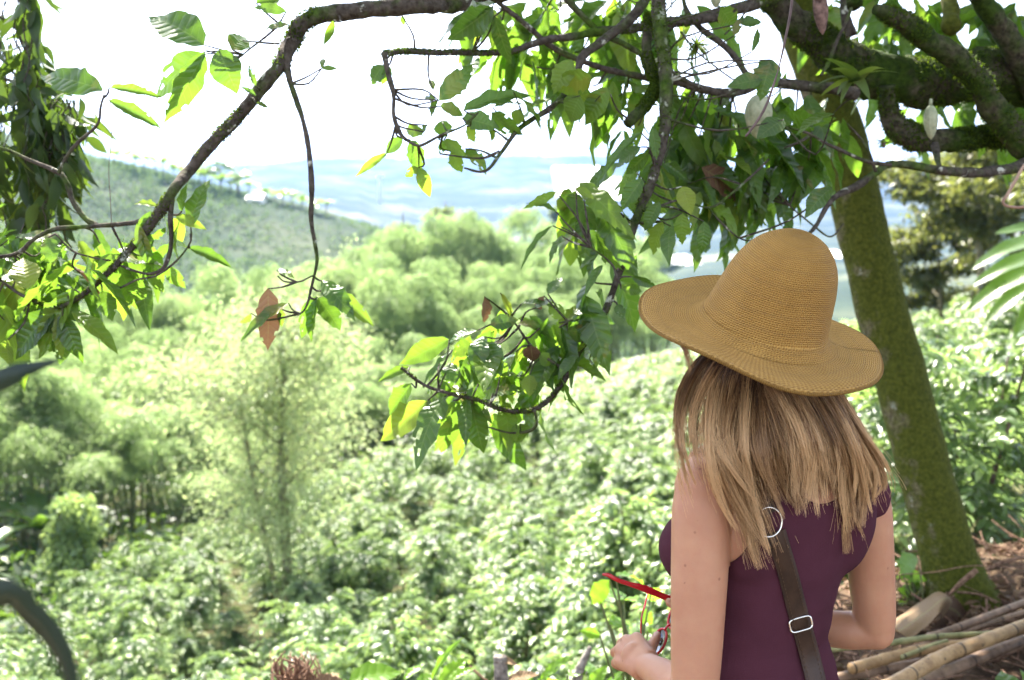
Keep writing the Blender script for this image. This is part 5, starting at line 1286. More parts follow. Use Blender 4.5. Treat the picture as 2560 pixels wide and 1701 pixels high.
# ------------------------------------------------------------------ things farther off
def PG(px, py, z=0.0):
    d = (FW + (px - 1280) / FPX * RT + (850.5 - py) / FPX * UP); t = (z - CAMZ) / d[2]
    return np.array([0, 0, CAMZ]) + d * t
M_FOREST = leaf_mat('forest_leaf', [(0, (0.035, 0.05, 0.02)), (0.5, (0.08, 0.09, 0.035)), (1, (0.20, 0.18, 0.08))], (0.5, 0.55, 0.15), 0.35, 0.4, 0.4)
M_BAN = leaf_mat('banana_leaf', [(0, (0.03, 0.07, 0.02)), (1, (0.10, 0.18, 0.04))], (0.45, 0.7, 0.08), 0.4, 0.3, 0.7, veins=26)
M_WEED = leaf_mat('weed_leaf', [(0, (0.04, 0.10, 0.02)), (1, (0.14, 0.26, 0.03))], (0.50, 0.85, 0.08), 0.5, 0.35, 0.5, veins=6)
M_UNDER = leaf_mat('undergrowth_leaf', [(0, (0.01, 0.028, 0.01)), (0.6, (0.03, 0.065, 0.018)), (1, (0.09, 0.13, 0.03))], (0.3, 0.5, 0.08), 0.3, 0.5, 0.4)
mb = MB(); n = 52000
y = rng.uniform(16, 88, n); u = rng.uniform(-.62, .24, n); lim = field_limit(u); k = y > lim - 1.0
y, u = y[k], u[k]; x = u * y; z = ground_z(x, y); n = len(x)
hgt = np.array([max(0, .9 + 1.3 * mnoise.noise(Vector((a * .28, b * .28, 2)))) for a, b in zip(x, y)])
d = rand_dirs(n, -.2, 1)
scatter(mb, T_RH, np.stack([x, y, z + rng.random(n) * hgt], 1), frames(d + [0, 0, -.2], rng.normal(0, .6, (n, 3)) + [0, 0, 1]), rng.uniform(.22, .5, n) * 1.1)
tag(mb.build('undergrowth', M_UNDER), 'dark tangled undergrowth on the valley floor beneath the bamboo', 'undergrowth', kind='stuff')

def tree(name, px, d, pytop, crown_w, label, mat=M_FOREST, group=None, trunk_px=None, leaf=.34, nl=7000, base_f=.35, bare=None, cat='tree', seed=0, dark=0):
    x = (px - 1280) / FPX * d; z = gz(x, d); top = CAMZ - d * tan_down(pytop); H = top - z; R = crown_w / FPX * d / 2
    e = empty(name, (x, d, z - .1)); tag(e, label, cat, group); tr_r = (trunk_px or 14) / FPX * d / 2
    mb, tb_ = MB(), MB()
    trk = spline([(0, 0, 0), (.02 * H, 0, H * .3), (-.01 * H, 0, H * .6), (0, 0, H * .93)], 14)
    tube(tb_, trk, np.linspace(tr_r * 1.15, tr_r * .2, 14), 10, bump=.12, bfreq=2)
    for a in (0, 1.3, 2.8, 4.2, 5.3):
        o_ = np.array([math.cos(a), math.sin(a), 0]) * tr_r; tube(tb_, spline([o_ * .6 + [0, 0, tr_r * 3], o_ * 1.3 + [0, 0, tr_r], o_ * 3.2], 6), np.linspace(tr_r * .5, tr_r * .15, 6), 6)
    pos = []; nb = 26
    for b_ in range(nb):
        f = rng.uniform(base_f, 1); s_ = trk[int(f * 13)]; a = rng.uniform(0, 6.28); ff = (f - base_f) / (1 - base_f)
        ln = R * (math.sin((.18 + .75 * ff) * math.pi)) * rng.uniform(.7, 1.15); out = np.array([math.cos(a), math.sin(a), 0])
        br = spline([s_, s_ + out * ln * .5 + [0, 0, ln * .22], s_ + out * ln + [0, 0, ln * .3]], 8); tube(tb_, br, np.linspace(tr_r * .35, .015, 8), 5, cap=False)
        for _ in range(5):
            c = br[rng.integers(3, 8)] + rng.normal(0, .16, 3) * R * .55
            m = max(8, nl // (nb * 5)); dd = rand_dirs(m, -.5, 1); pos.append(c + dd * (rng.random((m, 1)) ** .5) * R * .24 * [1, 1, .7])
    pos = np.concatenate(pos); n = len(pos)
    scatter(mb, T_RH, pos, frames(rng.normal(0, 1, (n, 3)) + [0, 0, -.5], rng.normal(0, .8, (n, 3)) + [0, 0, 1]), rng.uniform(.7, 1.3, n) * leaf, np.stack([np.clip(rng.normal(.4, .25, n) - dark, 0, 1), rng.random(n), rng.random(n), np.ones(n)], 1))
    mb.build('crown', mat, e); tb_.build('trunk', M_TRUNKPALE, e); return e
tree('forest_tree', 2446, 26, 290, 420, 'forest tree with a pale straight trunk flaring into roots above the coffee', trunk_px=26, nl=9000, leaf=.22, base_f=.62)
tree('forest_tree', 2350, 31, 480, 260, 'lower bushy forest tree left of the pale straight trunk', nl=9000, leaf=.26, base_f=.15)
tree('forest_tree', 2560, 28, 200, 420, 'tall forest tree filling the right edge behind the looped vine', nl=14000, leaf=.24, base_f=.3)
tree('forest_tree', 2880, 22, 60, 520, 'tallest forest tree, cut off by the right edge behind the mossy limbs', nl=12000, leaf=.24, base_f=.3)
tree('forest_tree', 2600, 24, 560, 220, 'short dark tree among the banana leaves by the right edge', nl=7000, leaf=.22, base_f=.1, dark=.1)
M_PALEF = leaf_mat('pale_tree_leaf', [(0, (0.09, 0.13, 0.07)), (1, (0.22, 0.27, 0.13))], (0.5, 0.6, 0.2), 0.35, 0.6, 0.2)  # leaf colours paled to imitate distance haze on these trees
for i, (px, d, py, w, lab) in enumerate([(1115, 150, 468, 130, 'hazy rounded tree rising above the bamboo plumes before the blue hills'), (1190, 145, 490, 130, 'smaller hazy tree just right of the highest one above the bamboo'), (1400, 260, 500, 60, 'small far tree behind the highest bamboo plumes'), (1640, 420, 560, 110, 'dark round tree on the valley floor left of the hat crown'), (1010, 170, 505, 120, 'low hazy tree at the foot of the plantation hill'), (1950, 380, 600, 120, 'valley tree between the hat crown and the leaning trunk')]):
    tree('valley_tree', px, d, py, w, lab, mat=M_PALEF, leaf=.7 if d < 200 else 2.0, nl=6000, base_f=.05, group='scattered trees in the valley')

# banana plants and palms
T_BAN = leaf_template(14, 4, lambda v: .13 * math.sin(math.pi * min(1, v * .93 + .07)) ** .55 + .003, fold=.35, droop=.55, wave=.12)
def banana(px, d, H, label, n=9, L=2.0, group=None, z=None, dk=.4):
    x = (px - 1280) / FPX * d; z = gz(x, d) if z is None else z
    e = empty('banana_plant', (x, d, z)); tag(e, label, 'banana plant', group)
    s_ = MB(); tube(s_, spline([(0, 0, 0), (.03, 0, H * .4), (0, 0, H * .7)], 8), np.linspace(.11, .06, 8) * L / 2, 8); s_.build('stem', M_CULM, e)
    m = MB(); a = np.arange(n) * 2.4 + rng.uniform(0, 6); dd = np.stack([np.cos(a), np.sin(a), rng.uniform(.5, 1.6, n)], 1)
    scatter(m, T_BAN, np.tile([0, 0, H * .66], (n, 1)), frames(dd, np.tile([0, 0, 1.0], (n, 1)) - .3 * dd), rng.uniform(.8, 1.15, n) * L, np.stack([np.full(n, dk) + rng.normal(0, .15, n), rng.random(n), rng.random(n), np.ones(n)], 1))
    m.build('leaves', M_BAN, e); return e
banana(60, 30.5, 2.6, 'dark shaded banana plant at the lower left behind the leafy stump', L=2.1, dk=.05)
banana(10, 34, 2.8, 'dark banana plant at the left edge under the bamboo', L=2.0, dk=.05)
for i, px in enumerate([300, 330, 352, 375, 400, 420, 445, 470, 490, 510, 535, 560, 585, 605, 630, 668, 690, 712, 735, 760, 790, 820]):
    banana(px, 272 + 5 * math.sin(i * 2.1), rng.uniform(4.0, 6.6), 'hazy banana plant on the ridge of the plantation hill', L=rng.uniform(3.6, 4.6), n=13, group='banana plants along the hill ridge', dk=.8)
def palm(px, d, H, label):
    x = (px - 1280) / FPX * d; z = gz(x, d); e = empty('palm_tree', (x, d, z)); tag(e, label, 'palm')
    s_ = MB(); tube(s_, spline([(0, 0, 0), (.1, 0, H * .5), (0, 0, H)], 8), np.linspace(.3, .2, 8), 8); s_.build('trunk', M_TRUNKPALE, e)
    m = MB()
    for k in range(17):
        a = k * 2.4; up_ = rng.uniform(-.2, 1.2); o_ = np.array([math.cos(a), math.sin(a), up_]); L = rng.uniform(3.6, 4.6)
        sp_ = spline([(0, 0, H), np.array([0, 0, H]) + o_ * L * .5, np.array([0, 0, H]) + o_ * [L, L, L * .7] - [0, 0, .9]], 22)
        tg_ = nrm(np.gradient(sp_, axis=0)); sd = nrm(np.cross(tg_, [0, 0, 1]))
        for sg in (-1, 1): scatter(m, T_RH, sp_[3:], frames(sd[3:] * sg + tg_[3:] * .6 + [0, 0, -.35], np.tile([0, 0, 1.0], (19, 1))), np.full(19, 1.0))
    m.build('fronds', M_BAN, e)
palm(560, 276, 7.0, 'tall hazy palm rising above the hill ridge'); palm(520, 280, 5.0, 'shorter palm left of the tall one on the hill ridge'); palm(600, 278, 5.5, 'shorter palm right of the tall one on the hill ridge')
# banana leaves coming in from the right
c0 = P(2690, 640, 9.0); zb = gz(c0[0], c0[1]); e = empty('banana_plant', (c0[0], c0[1], zb)); tag(e, 'banana plant at the right edge with long pale sunlit leaves', 'banana plant')
O_ = np.array([c0[0], c0[1], zb]); s_ = MB(); tube(s_, spline([(0, 0, 0), (.05, 0, 1), (0, 0, c0[2] - zb)], 8), np.linspace(.13, .07, 8), 10); s_.build('stem', M_CULM, e)
m = MB()
for (ax, ay, bx_, by_) in [(2690, 590, 2446, 648), (2690, 630, 2450, 692), (2690, 640, 2438, 762), (2700, 660, 2476, 790), (2700, 600, 2520, 560), (2700, 620, 2800, 500), (2690, 650, 2540, 830), (2700, 640, 2880, 700)]:
    a = P(ax, ay, 9); b = P(bx_, by_, 8.6); L = np.linalg.norm(b - a); dd = b - a + [0, 0, L * .22]
    scatter(m, T_BAN, [a - O_], frames([dd], [HV + rng.normal(0, .08, 3)]), [(L * .62, L * 1.05, L * .6)], np.array([[.5, .5, .5, 1]]))
m.build('leaves', M_BAN, e)

# vine covered stump
x = (142 - 1280) / FPX * 26; zz = gz(x, 26); top = CAMZ - 26 * tan_down(1258); Hs = top - zz
e = empty('overgrown_stump', (x, 26, zz)); tag(e, 'upright stump smothered in leafy green creeper at the lower left', 'stump')
s_ = MB(); tube(s_, spline([(0, 0, 0), (.05, 0, Hs * .5), (-.1, 0, Hs)], 10), np.linspace(.30, .2, 10), 14, bump=.3, bfreq=2); s_.build('trunk', M_TRUNKPALE, e)
m = MB(); n = 5600; a = rng.uniform(0, 6.28, n); h = rng.uniform(0, 1.06, n) * Hs; r_ = (.5 - .08 * h / Hs) * rng.uniform(.5, 1.45, n) * np.array([1.0 + .9 * mnoise.noise(Vector((math.cos(q_) * 1.3, math.sin(q_) * 1.3, w_ * 1.6))) for q_, w_ in zip(a, h)]); p_ = np.stack([np.cos(a) * r_, np.sin(a) * r_, h], 1)
o_ = np.stack([np.cos(a), np.sin(a), np.zeros(n)], 1); scatter(m, T_COF, p_, frames(rng.normal(0, .5, (n, 3)) + [0, 0, -.6], o_ + [0, 0, .5] + rng.normal(0, .3, (n, 3))), rng.uniform(.12, .26, n), np.stack([np.clip(rng.normal(.45, .3, n), 0, 1), rng.random(n), rng.random(n), np.ones(n)], 1)); m.build('creeper', M_COFFEE2, e)

# buildings
N = NT('white_sheet'); M_WH = N.done(N.bsdf((.80, .80, .78), .5, .4))
N = NT('wall_far'); M_WALL = N.done(N.bsdf((.62, .58, .54), .8, .2))
N = NT('roof_red'); M_RRED = N.done(N.bsdf((.42, .2, .15), .8, .2))
def greenhouse(px, py, d, wpx, label, spans=5, dep=40, hh=4.5, mat=M_WH, lift=0):
    c = P(px, py, d); W = wpx / FPX * d; z = gz(c[0], c[1]); base = c[2] - hh
    e = empty('greenhouse', (c[0], c[1], base)); tag(e, label, 'greenhouse', 'greenhouses on the far slopes')
    r_ = MB(); w_ = MB(); sw = W / spans
    for k in range(spans):
        x0_ = -W / 2 + k * sw; xs = np.linspace(0, sw, 9); zs = hh + np.sin(np.linspace(0, math.pi, 9)) * sw * .12
        V = [(x0_ + a, yy, b) for yy in (-dep / 2, dep / 2) for a, b in zip(xs, zs)]
        r_.add(V, quads=[(i, i + 1, i + 10, i + 9) for i in range(8)])
    r_.build('roof', mat, e, smooth=False)
    zb_ = -8; e.rotation_euler = (.26 if d > 1500 else .07, 0, 0)
    V = [(-W / 2, -dep / 2, zb_), (W / 2, -dep / 2, zb_), (W / 2, dep / 2, zb_), (-W / 2, dep / 2, zb_), (-W / 2, -dep / 2, hh), (W / 2, -dep / 2, hh), (W / 2, dep / 2, hh), (-W / 2, dep / 2, hh)]
    w_.add(V, quads=[(0, 1, 5, 4), (1, 2, 6, 5), (2, 3, 7, 6), (3, 0, 4, 7)]); w_.build('wall', M_WALL, e, smooth=False)
for a in [(1450, 452, 2050, 130, 'largest white greenhouse roof on the far blue hillside', 6, 260), (1500, 464, 2000, 60, 'small white greenhouse just below the largest one on the far hillside', 4, 200), (1538, 472, 1950, 64, 'white greenhouse stepping down to the right on the far hillside', 4, 180),
          (1628, 637, 880, 86, 'reddish-white greenhouse left of the hat crown in the valley', 5, 60, 4.5, M_WALL), (1672, 650, 830, 130, 'long bright white greenhouse directly left of the hat crown', 7, 70), (2078, 636, 880, 84, 'white greenhouse between the hat crown and the leaning trunk', 5, 60)]: greenhouse(*a)
def house(px, py, d, wpx, label):
    c = P(px, py, d); W = wpx / FPX * d; e = empty('farmhouse', (c[0], c[1], c[2] - 2.6)); tag(e, label, 'house')
    w_ = MB(); w2 = W / 2; V = [(-w2, -3, -4), (w2, -3, -4), (w2, 3, -4), (-w2, 3, -4), (-w2, -3, 2.6), (w2, -3, 2.6), (w2, 3, 2.6), (-w2, 3, 2.6)]
    w_.add(V, quads=[(0, 1, 5, 4), (1, 2, 6, 5), (2, 3, 7, 6), (3, 0, 4, 7)]); w_.build('wall', M_WH, e, smooth=False)
    r_ = MB(); r_.add([(-w2 - .4, -3.4, 2.5), (w2 + .4, -3.4, 2.5), (w2 + .4, 0, 4), (-w2 - .4, 0, 4), (w2 + .4, 3.4, 2.5), (-w2 - .4, 3.4, 2.5)], quads=[(0, 1, 2, 3), (3, 2, 4, 5)]); r_.build('roof', M_WH, e, smooth=False)
    for k in (-.5, .1, .55):
        f = MB(); f.add([(w2 * k - .4, -3.02, .9), (w2 * k + .4, -3.02, .9), (w2 * k + .4, -3.02, 1.9), (w2 * k - .4, -3.02, 1.9)], quads=[(0, 1, 2, 3)]); f.build('window', M_LENS, e)
house(642, 497, 262, 34, 'small white farmhouse among banana plants on the hill ridge')
c = P(950, 486, 1500); e = empty('mast', c); tag(e, 'slim white mast standing on the hazy far slope', 'mast')
m = MB(); tube(m, [(0, 0, -15), (0, 0, 12), (0, 0, 26)], [2.6, 2.2, 1.6], 8); m.build('pole', M_WH, e); m = MB(); tube(m, [(0, 0, 25), (0, 0, 27.5)], [5.5, 5.5], 12); m.build('platform', M_WH, e)
c = P(1345, 396, 4150); e = empty('hilltop_tower', c); tag(e, 'tiny stepped tower on the crest of the farthest hill', 'tower')
m = MB(); tube(m, [(0, 0, -20), (0, 0, 12)], [14, 12], 6); m.build('base', M_WALL, e); m = MB(); tube(m, [(0, 0, 11.5), (0, 0, 30)], [6, 4], 6); m.build('spire', M_WALL, e)

# ------------------------------------------------------------------ near ground things
def culm_mat(name, a, b):
    N = NT(name); uv = N.sep(N.attr('luv', 'Vector')); p = N.pos()
    fr = N.math('ABSOLUTE', N.math('SUBTRACT', N.math('FRACT', uv[1]), .5)); ring = N.math('MULTIPLY', N.math('SUBTRACT', fr, .478), 60, clamp=True)
    c = N.ramp(N.noise(p, 16, 5, .65), [(0.3, a), (0.68, b)])
    c = N.mix(N.math('MULTIPLY', N.math('SUBTRACT', N.noise(p, 55, 4), .6), 8, clamp=True), c, (0.05, .04, .03))
    c = N.mix(ring, c, (0.04, .028, .018)); return N.done(N.bsdf(c, .55, .35, bump=N.noise(p, 90, 3), bstr=.4, bdist=.003))
MT = culm_mat('tan_culm', (0.20, 0.115, 0.05), (0.44, 0.29, 0.14)); MG = culm_mat('green_culm', (0.13, 0.14, 0.05), (0.34, 0.32, 0.15)); MBR = culm_mat('grey_culm', (0.10, 0.06, 0.035), (0.28, 0.185, 0.12))
def pole(pts, w, z, mat, label):
    q = [PG(a, b, zz) for (a, b), zz in zip(pts, np.linspace(z[0], z[1], len(pts)))]; o_ = q[0]
    S_ = spline(np.array(q) - o_, 90); L = np.concatenate([[0], np.cumsum(np.linalg.norm(np.diff(S_, axis=0), axis=1))])
    d_ = np.linalg.norm(q[len(q) // 2] - [0, 0, CAMZ]); r0 = w * d_ / FPX / 2; ph = (L / .30 + rng.random()) % 1
    r_ = r0 * (1 + .14 * np.exp(-((np.abs(ph - .5)) / .035) ** 2)) * np.linspace(1.05, .92, 90)
    m = MB(); tube(m, S_, r_, 14); m.uv[0][:, 1] = m.uv[0][:, 1] / .30 + (ph[0] - L[0] / .30)
    o = m.build('bamboo_pole', mat); o.location = o_; tag(o, label, 'bamboo pole', 'cut bamboo poles piled on the ground')
pole([(2320, 1596), (2413, 1563), (2560, 1507), (2700, 1456)], 16, (.10, .16), MBR, 'upper brown-grey pole crossing under the curled dry leaf sheath')
pole([(2395, 1586), (2480, 1556), (2560, 1531), (2720, 1480)], 12, (.09, .15), MBR, 'thinner knotty pole just below the uppermost brown-grey one')
pole([(2200, 1612), (2339, 1592), (2480, 1583), (2545, 1560), (2640, 1530)], 12, (.16, .17), MG, 'thin greenish pole running nearly level over the others')
pole([(2190, 1647), (2307, 1614), (2400, 1590)], 11, (.06, .10), MBR, 'short greyish pole tucked under the thin greenish one')
pole([(2250, 1645), (2310, 1622), (2368, 1603)], 11, (.13, .16), MG, 'short pole with a slanting cut end in the middle of the pile')
pole([(2128, 1672), (2283, 1630), (2429, 1608), (2560, 1572)], 23, (.12, .16), MT, 'bright yellow-tan pole lying across the front of the pile')
pole([(2070, 1700), (2210, 1674), (2356, 1650), (2480, 1630)], 21, (.07, .08), MBR, 'weathered brown pole with a sunlit tip at the lower left of the pile')
pole([(2170, 1745), (2239, 1708), (2356, 1643), (2436, 1612), (2560, 1565), (2700, 1515)], 30, (.15, .20), MT, 'thickest pole, brownish tan, rising diagonally to the right edge')
pole([(2250, 1740), (2330, 1698), (2465, 1638), (2560, 1603), (2700, 1555)], 26, (.06, .10), MBR, 'dark thick pole lying beneath the thickest tan one')
pole([(2040, 1627), (2100, 1621), (2230, 1606)], 15, (.12, .14), MG, 'greenish pole end emerging from behind the tank top')
# curled dry sheath
def sheet(name, net, mat, label, cat, thick=.004, nu=18, nv=14, tone=.6, ruf=.004):
    G_ = np.array([[P(*p_) for p_ in row] for row in net]); A_ = np.array([spline(G_[:, j], nu) for j in range(G_.shape[1])]).transpose(1, 0, 2)
    B_ = np.array([spline(A_[i], nv) for i in range(nu)]); o_ = B_[0, 0].copy(); B_ = B_ - o_
    for i in range(nu):
        for j in range(nv): B_[i, j] += ruf * mnoise.noise(Vector(B_[i, j] * 14)) * UP
    V = np.vstack([B_.reshape(-1, 3), B_.reshape(-1, 3) + FW * thick]); q = []
    uv_ = np.array([(j / (nv - 1) * 2 - 1, i / (nu - 1), 0) for i in range(nu) for j in range(nv)])
    for i in range(nu - 1):
        for j in range(nv - 1):
            k = i * nv + j; q.append((k, k + 1, k + nv + 1, k + nv)); k += nu * nv; q.append((k, k + nv, k + nv + 1, k + 1))
    m = MB(); m.add(V, quads=q, uv=np.vstack([uv_, uv_]), col=(tone, .3, .5, 1)); o = m.build(name, mat); o.location = o_; tag(o, label, cat); return o
M_SHEATH = leaf_mat('sheath', [(0, (0.06, 0.035, 0.03)), (0.6, (0.17, 0.105, 0.05)), (1, (0.32, 0.22, 0.10))], (0.5, 0.33, 0.16), 0.15, 0.65, 0.25, veins=26, blem=.7, spot_col=(.14, .09, .06))
sheet('dry_leaf_sheath', [[(2228, 1556, 4.25), (2246, 1578, 4.15), (2272, 1596, 4.1)], [(2296, 1510, 4.3), (2312, 1535, 4.15), (2318, 1566, 4.08)], [(2340, 1482, 4.3), (2362, 1497, 4.15), (2350, 1532, 4.08)], [(2372, 1488, 4.4), (2380, 1506, 4.32), (2356, 1548, 4.2)]], M_SHEATH, 'large folded tan leaf sheath lying on the bamboo poles', 'dry leaf')
sheet('dry_leaf_sheath', [[(2366, 1490, 4.38), (2372, 1520, 4.34), (2330, 1572, 4.2)], [(2395, 1500, 4.42), (2392, 1530, 4.4), (2360, 1572, 4.28)], [(2418, 1532, 4.44), (2408, 1550, 4.42), (2385, 1574, 4.34)]], M_DRY, 'dark brown inner side of the curled leaf sheath, behind its folded tan side', 'dry leaf', tone=.35)  # inner side of the same curl, given a darker material
# weeds
def weed(name, ox, oy, d, leaves, label, cat='plant', mat=None, stems=True, kind='leaf', vein=True):
    o_ = P(ox, oy, d); z = gz(o_[0], o_[1]); o_ = np.array([o_[0], o_[1], z]); e = empty(name, o_); tag(e, label, cat); m, s_ = MB(), MB()
    for (bx_, by_, tx_, ty_, w_, tone, sty) in leaves:
        a = P(bx_, by_, d + rng.uniform(-.08, .08)); b = P(tx_, ty_, d + rng.uniform(-.1, .1)); L = np.linalg.norm(b - a)
        v = nrm(a - CO3); up_ = (HV + rng.normal(0, .1, 3)) if sty == 'w' else (-v + rng.normal(0, .3, 3) + [0, 0, .6])
        scatter(m, TC[int(rng.integers(0, 5))], [a - o_], frames([b - a], [up_]), [(w_ * d / FPX / .38, L, L)], np.array([[tone, .2, .5, 1]]))
        if stems: tube(s_, spline([(rng.normal(0, .02), rng.normal(0, .02), 0), (a - o_) * [.5, .5, .6] + rng.normal(0, .015, 3), a - o_], 8), np.linspace(.006, .003, 8), 5, cap=False)
    m.build('leaves', mat or M_WEED, e)
    if stems: s_.build('stem', M_CULM, e)
    return e
weed('broadleaf_weed', 1600, 1760, 3.3, [(1524, 1452, 1450, 1528, 44, .8, 'g'), (1500, 1500, 1572, 1455, 56, .3, 'w'), (1525, 1562, 1590, 1538, 46, .9, 'g'), (1600, 1530, 1640, 1560, 36, .8, 'g'), (1540, 1440, 1630, 1425, 32, .4, 'w'), (1630, 1470, 1655, 1520, 40, .9, 'g'), (1600, 1600, 1540, 1590, 30, .7, 'g'), (1590, 1650, 1520, 1640, 40, .6, 'g'), (1560, 1680, 1500, 1700, 50, .4, 'w'), (1500, 1590, 1450, 1575, 26, .8, 'g'), (1620, 1580, 1660, 1590, 30, .5, 'g'), (1560, 1500, 1620, 1500, 26, .9, 'g')], 'broad-leaved weed growing behind the sunglasses and left hand')
weed('broadleaf_weed', 1400, 1800, 3.35, [(1352, 1700, 1402, 1636, 24, .9, 'g'), (1420, 1690, 1480, 1650, 34, .6, 'w'), (1400, 1720, 1450, 1700, 44, .5, 'w'), (1330, 1720, 1300, 1660, 26, .9, 'g'), (1470, 1720, 1520, 1660, 30, .8, 'g')], 'small bright weed beside the grey stick at the bottom edge')
weed('broadleaf_weed', 930, 1800, 3.3, [(872, 1704, 1010, 1658, 62, .6, 'w'), (900, 1720, 960, 1690, 50, .9, 'g'), (1010, 1700, 1060, 1640, 22, .8, 'g'), (1080, 1700, 1136, 1584, 20, .5, 'w'), (1100, 1710, 1168, 1640, 40, 1.0, 'g'), (1130, 1700, 1190, 1660, 24, .9, 'g'), (1040, 1710, 1085, 1680, 30, .6, 'w')], 'large pale glossy leaf plant at the bottom edge left of the small stump')
weed('creeping_weed', 2280, 1640, 4.7, [(2265 + rng.uniform(-25, 40), 1400 + k * 8.5, 2265 + rng.uniform(-50, 60), 1415 + k * 8.5, rng.uniform(16, 30), rng.uniform(.5, 1), 'g') for k in range(24)], 'bright green weeds between the right elbow and the leaning trunk')
weed('broadleaf_weed', 2300, 1560, 4.4, [(2292, 1392, 2236, 1428, 56, .3, 'w')], 'single big pale round leaf beside the right arm')
weed('broadleaf_weed', 2520, 1800, 3.3, [(2535, 1760, 2497, 1652, 56, .15, 'd'), (2560, 1720, 2556, 1660, 10, .6, 'g')], 'pointed dark green leaf at the lower right corner')
# dead stick, stump, brush
def lump(name, pts, d, w, mat, label, cat, sides=12, bump=.25):
    o_ = P(*pts[0], d); S_ = spline([P(a, b, d) - o_ for a, b in pts], 24); m = MB()
    tube(m, S_, np.interp(np.linspace(0, 1, 24), np.linspace(0, 1, len(w)), w) * d / FPX / 2, sides, bump=bump, bfreq=24); o = m.build(name, mat); o.location = o_; tag(o, label, cat); return o
M_GREYB = bark_mat('grey_bark', .15, dark=(.06, .05, .045), light=(.36, .32, .28), lich=1)
lump('dead_stick', [(1425, 1760), (1440, 1700), (1458, 1655), (1476, 1618)], 3.3, [30, 26, 20, 12], M_GREYB, 'lichen-grey broken stick slanting up at the bottom edge', 'stick')
lump('small_stump', [(1254, 1790), (1252, 1700), (1250, 1652), (1250, 1640)], 3.3, [44, 36, 32, 30], M_GREYB, 'small fibrous stump with a dry leaf on top at the bottom edge', 'stump')
weed('dry_leaf', 1250, 1640, 3.3, [(1235, 1645, 1300, 1655, 20, .9, 'w'), (1270, 1700, 1345, 1672, 26, .8, 'w')], 'curled pinkish-brown dry leaves resting on the small stump', 'dry leaf', mat=M_DRY, stems=False)
o_ = P(740, 1690, 3.3); e = empty('dead_brush', o_); tag(e, 'spiky bundle of dead reddish-brown twigs at the bottom edge', 'brushwood'); m = MB()
M_TWIG = bark_mat('dry_twig', .05, dark=(.07, .035, .025), light=(.30, .19, .13))
for k in range(70):
    a = P(rng.uniform(700, 800), rng.uniform(1690, 1760), 3.3) - o_; b = P(rng.uniform(672, 800), rng.uniform(1628, 1700), 3.3 + rng.uniform(-.15, .15)) - o_
    tube(m, spline([a, (a + b) / 2 + rng.normal(0, .012, 3), b], 6), np.linspace(.006, .0015, 6) * rng.uniform(.6, 1.6), 5)
m.build('twigs', M_TWIG, e)['kind'] = 'stuff'
weed('dry_leaf', 830, 1760, 3.25, [(800, 1720, 845, 1672, 46, .8, 'w'), (780, 1710, 850, 1695, 34, .6, 'b')], 'pinkish dry leaf next to the bundle of dead twigs', 'dry leaf', mat=M_DRY, stems=False)
# litter
m = MB(); 
for k in range(1500):
    x = rng.uniform(.5, 3.4); y = rng.uniform(3.0, 5.6)
    if rng.random() < .3: x = rng.uniform(-1.6, .6); y = rng.uniform(2.9, 3.5)
    z = gz(x, y); a = rng.uniform(0, 6.28); L = rng.uniform(.06, .30); d_ = np.array([math.cos(a), math.sin(a), rng.normal(.08, .2)]) * L; p0 = np.array([x, y, z + rng.uniform(0, .07)])
    tube(m, spline([p0, p0 + d_ * .5 + rng.normal(0, .012, 3), p0 + d_], 5), rng.uniform(.0015, .006), 4, cap=False)
n = 3600; x = rng.uniform(-.5, 3.4, n); y = rng.uniform(2.4, 5.8, n); z = ground_z(x, y) + rng.uniform(0.0, .07, n)
tag(m.build('twig_litter', M_TWIG), 'tangle of fallen twigs over the dark soil by the bamboo poles', 'litter', kind='stuff')
m = MB(); scatter(m, TC[4], np.stack([x, y, z], 1), frames(rand_dirs(n, -.2, .4), rng.normal(0, .5, (n, 3)) + [0, 0, 1]), rng.uniform(.03, .09, n), np.stack([rng.uniform(0, .6, n), rng.random(n), rng.random(n), np.ones(n)], 1))
tag(m.build('fallen_leaves', M_DRY), 'brown fallen leaves scattered over the soil of the near bank', 'litter', kind='stuff')
m = MB(); n = 2600; x = rng.uniform(-2.2, 1.0, n); y = rng.uniform(3.2, 5.2, n); k = rng.random(n) < np.clip(1.2 - x, .2, 1); x, y = x[k], y[k]; n = len(x)
d_ = rand_dirs(n, 0, 1); scatter(m, T_CRL, np.stack([x, y, ground_z(x, y) + rng.uniform(0, .22, n)], 1), frames(d_, rng.normal(0, .5, (n, 3)) + [0, 0, 1]), rng.uniform(.05, .13, n))
tag(m.build('ground_cover', M_WEED), 'low leafy growth along the rim of the bank', 'ground cover', kind='stuff')
# bare twigs by the foot of the leaning trunk
for pts, w, lab in [([(2370, 1490), (2400, 1460), (2425, 1440), (2442, 1425)], [6, 12, 14, 12], 'stubby broken branch leaning on the foot of the trunk'), ([(2470, 1425), (2500, 1408), (2530, 1400), (2620, 1380)], [6, 9, 10, 10], 'bare brown branch reaching in from the right edge'), ([(2235, 1438), (2340, 1430), (2430, 1415), (2560, 1420)], [3, 3], 'wire-thin bare twig crossing in front of the trunk foot')]:
    lump('fallen_branch', pts, 4.35, w, M_TWIG, lab, 'branch', 8, .15)
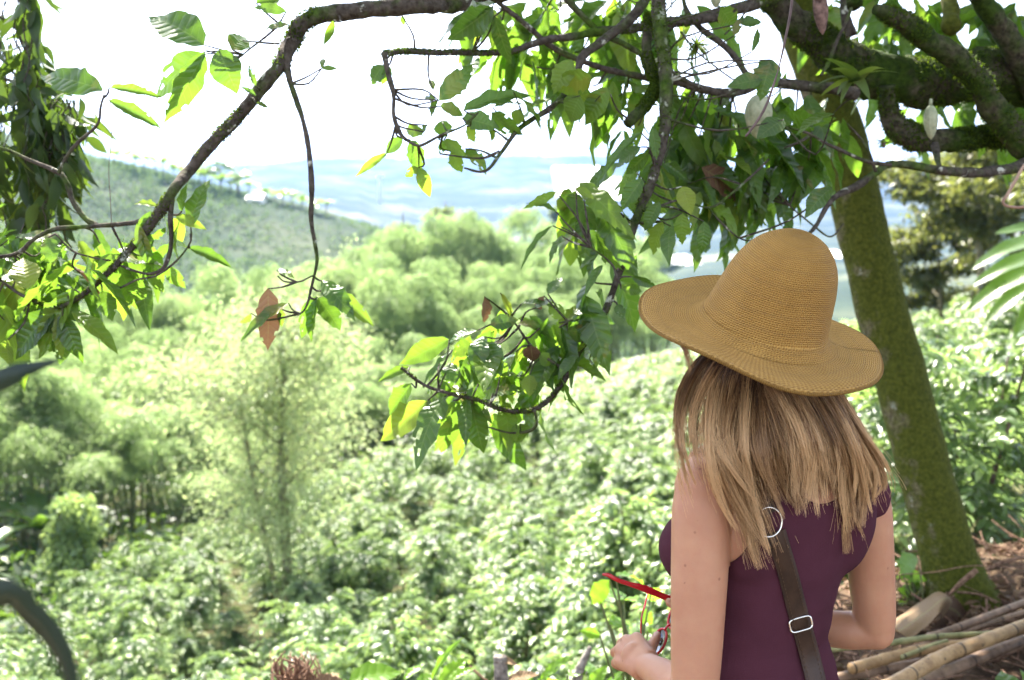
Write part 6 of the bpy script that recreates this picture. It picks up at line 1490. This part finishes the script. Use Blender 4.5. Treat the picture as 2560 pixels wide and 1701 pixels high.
# strap-leaved plant right beside the camera
o_ = np.array([-.78, .72, 0.0]); e = empty('strap_leaf_plant', o_); tag(e, 'dark plant with long arching strap leaves close by at the left edge, out of focus', 'plant'); m = MB()
M_STR = leaf_mat('strap_leaf', [(0, (0.006, 0.013, 0.010)), (1, (0.020, 0.034, 0.028))], (.03, .06, .03), .06, .4, .3)
def strapleaf(pts, ws, tone):
    pts = [np.array(p_, float) for p_ in pts]
    S_ = spline([p_ - o_ for p_ in pts], 30); tg_ = nrm(np.gradient(S_, axis=0)); sd = nrm(np.cross(tg_, [0, 1, .2])); nn_ = np.cross(sd, tg_)
    W_ = np.interp(np.linspace(0, 1, 30), np.linspace(0, 1, len(ws)), ws)
    V = [S_[i] + sd[i] * f * W_[i] + nn_[i] * (abs(f) * W_[i] * .5) for i in range(30) for f in (-1, -.5, 0, .5, 1)]
    m.add(V, quads=[(i * 5 + j, i * 5 + j + 1, i * 5 + j + 6, i * 5 + j + 5) for i in range(29) for j in range(4)], uv=[(f, i / 29, 0) for i in range(30) for f in (-1, -.5, 0, .5, 1)], col=(tone, .1, .5, 1))
strapleaf([o_, o_ + [-.04, .02, .5], o_ + [-.03, .02, 1.0], [-.66, .74, 1.42], [-.53, .74, 1.59], P(-20, 962, .74), P(80, 922, .75), P(162, 898, .76)], [.008, .010, .011, .011, .010, .006, .0006], .9)
strapleaf([o_, o_ + [-.03, -.03, .5], o_ + [.02, -.06, .95], [-.62, .64, 1.30], [-.46, .61, 1.49], P(-40, 1488, .60), P(70, 1530, .61), P(140, 1610, .62), P(176, 1705, .63), P(190, 1800, .64)], [.007, .007, .0075, .008, .008, .0076, .0066, .005, .002], .9)
strapleaf([o_, o_ + [-.01, -.03, .5], o_ + [.05, -.05, .9], [-.60, .66, 1.22], [-.47, .64, 1.43], P(-40, 1522, .63), P(70, 1560, .64), P(150, 1650, .65), P(190, 1760, .66)], [.005, .005, .0055, .0055, .0052, .0045, .004, .002], .2)
strapleaf([o_, o_ + [-.05, .1, .9], o_ + [-.2, .1, 1.4], o_ + [-.4, .1, 1.5]], [.01, .015, .012, .001], .5)
m.build('leaves', M_STR, e); m2 = MB(); tube(m2, [(0, 0, -.02), (0, 0, .25)], [.03, .02], 8); m2.build('stem', M_STEM, e)
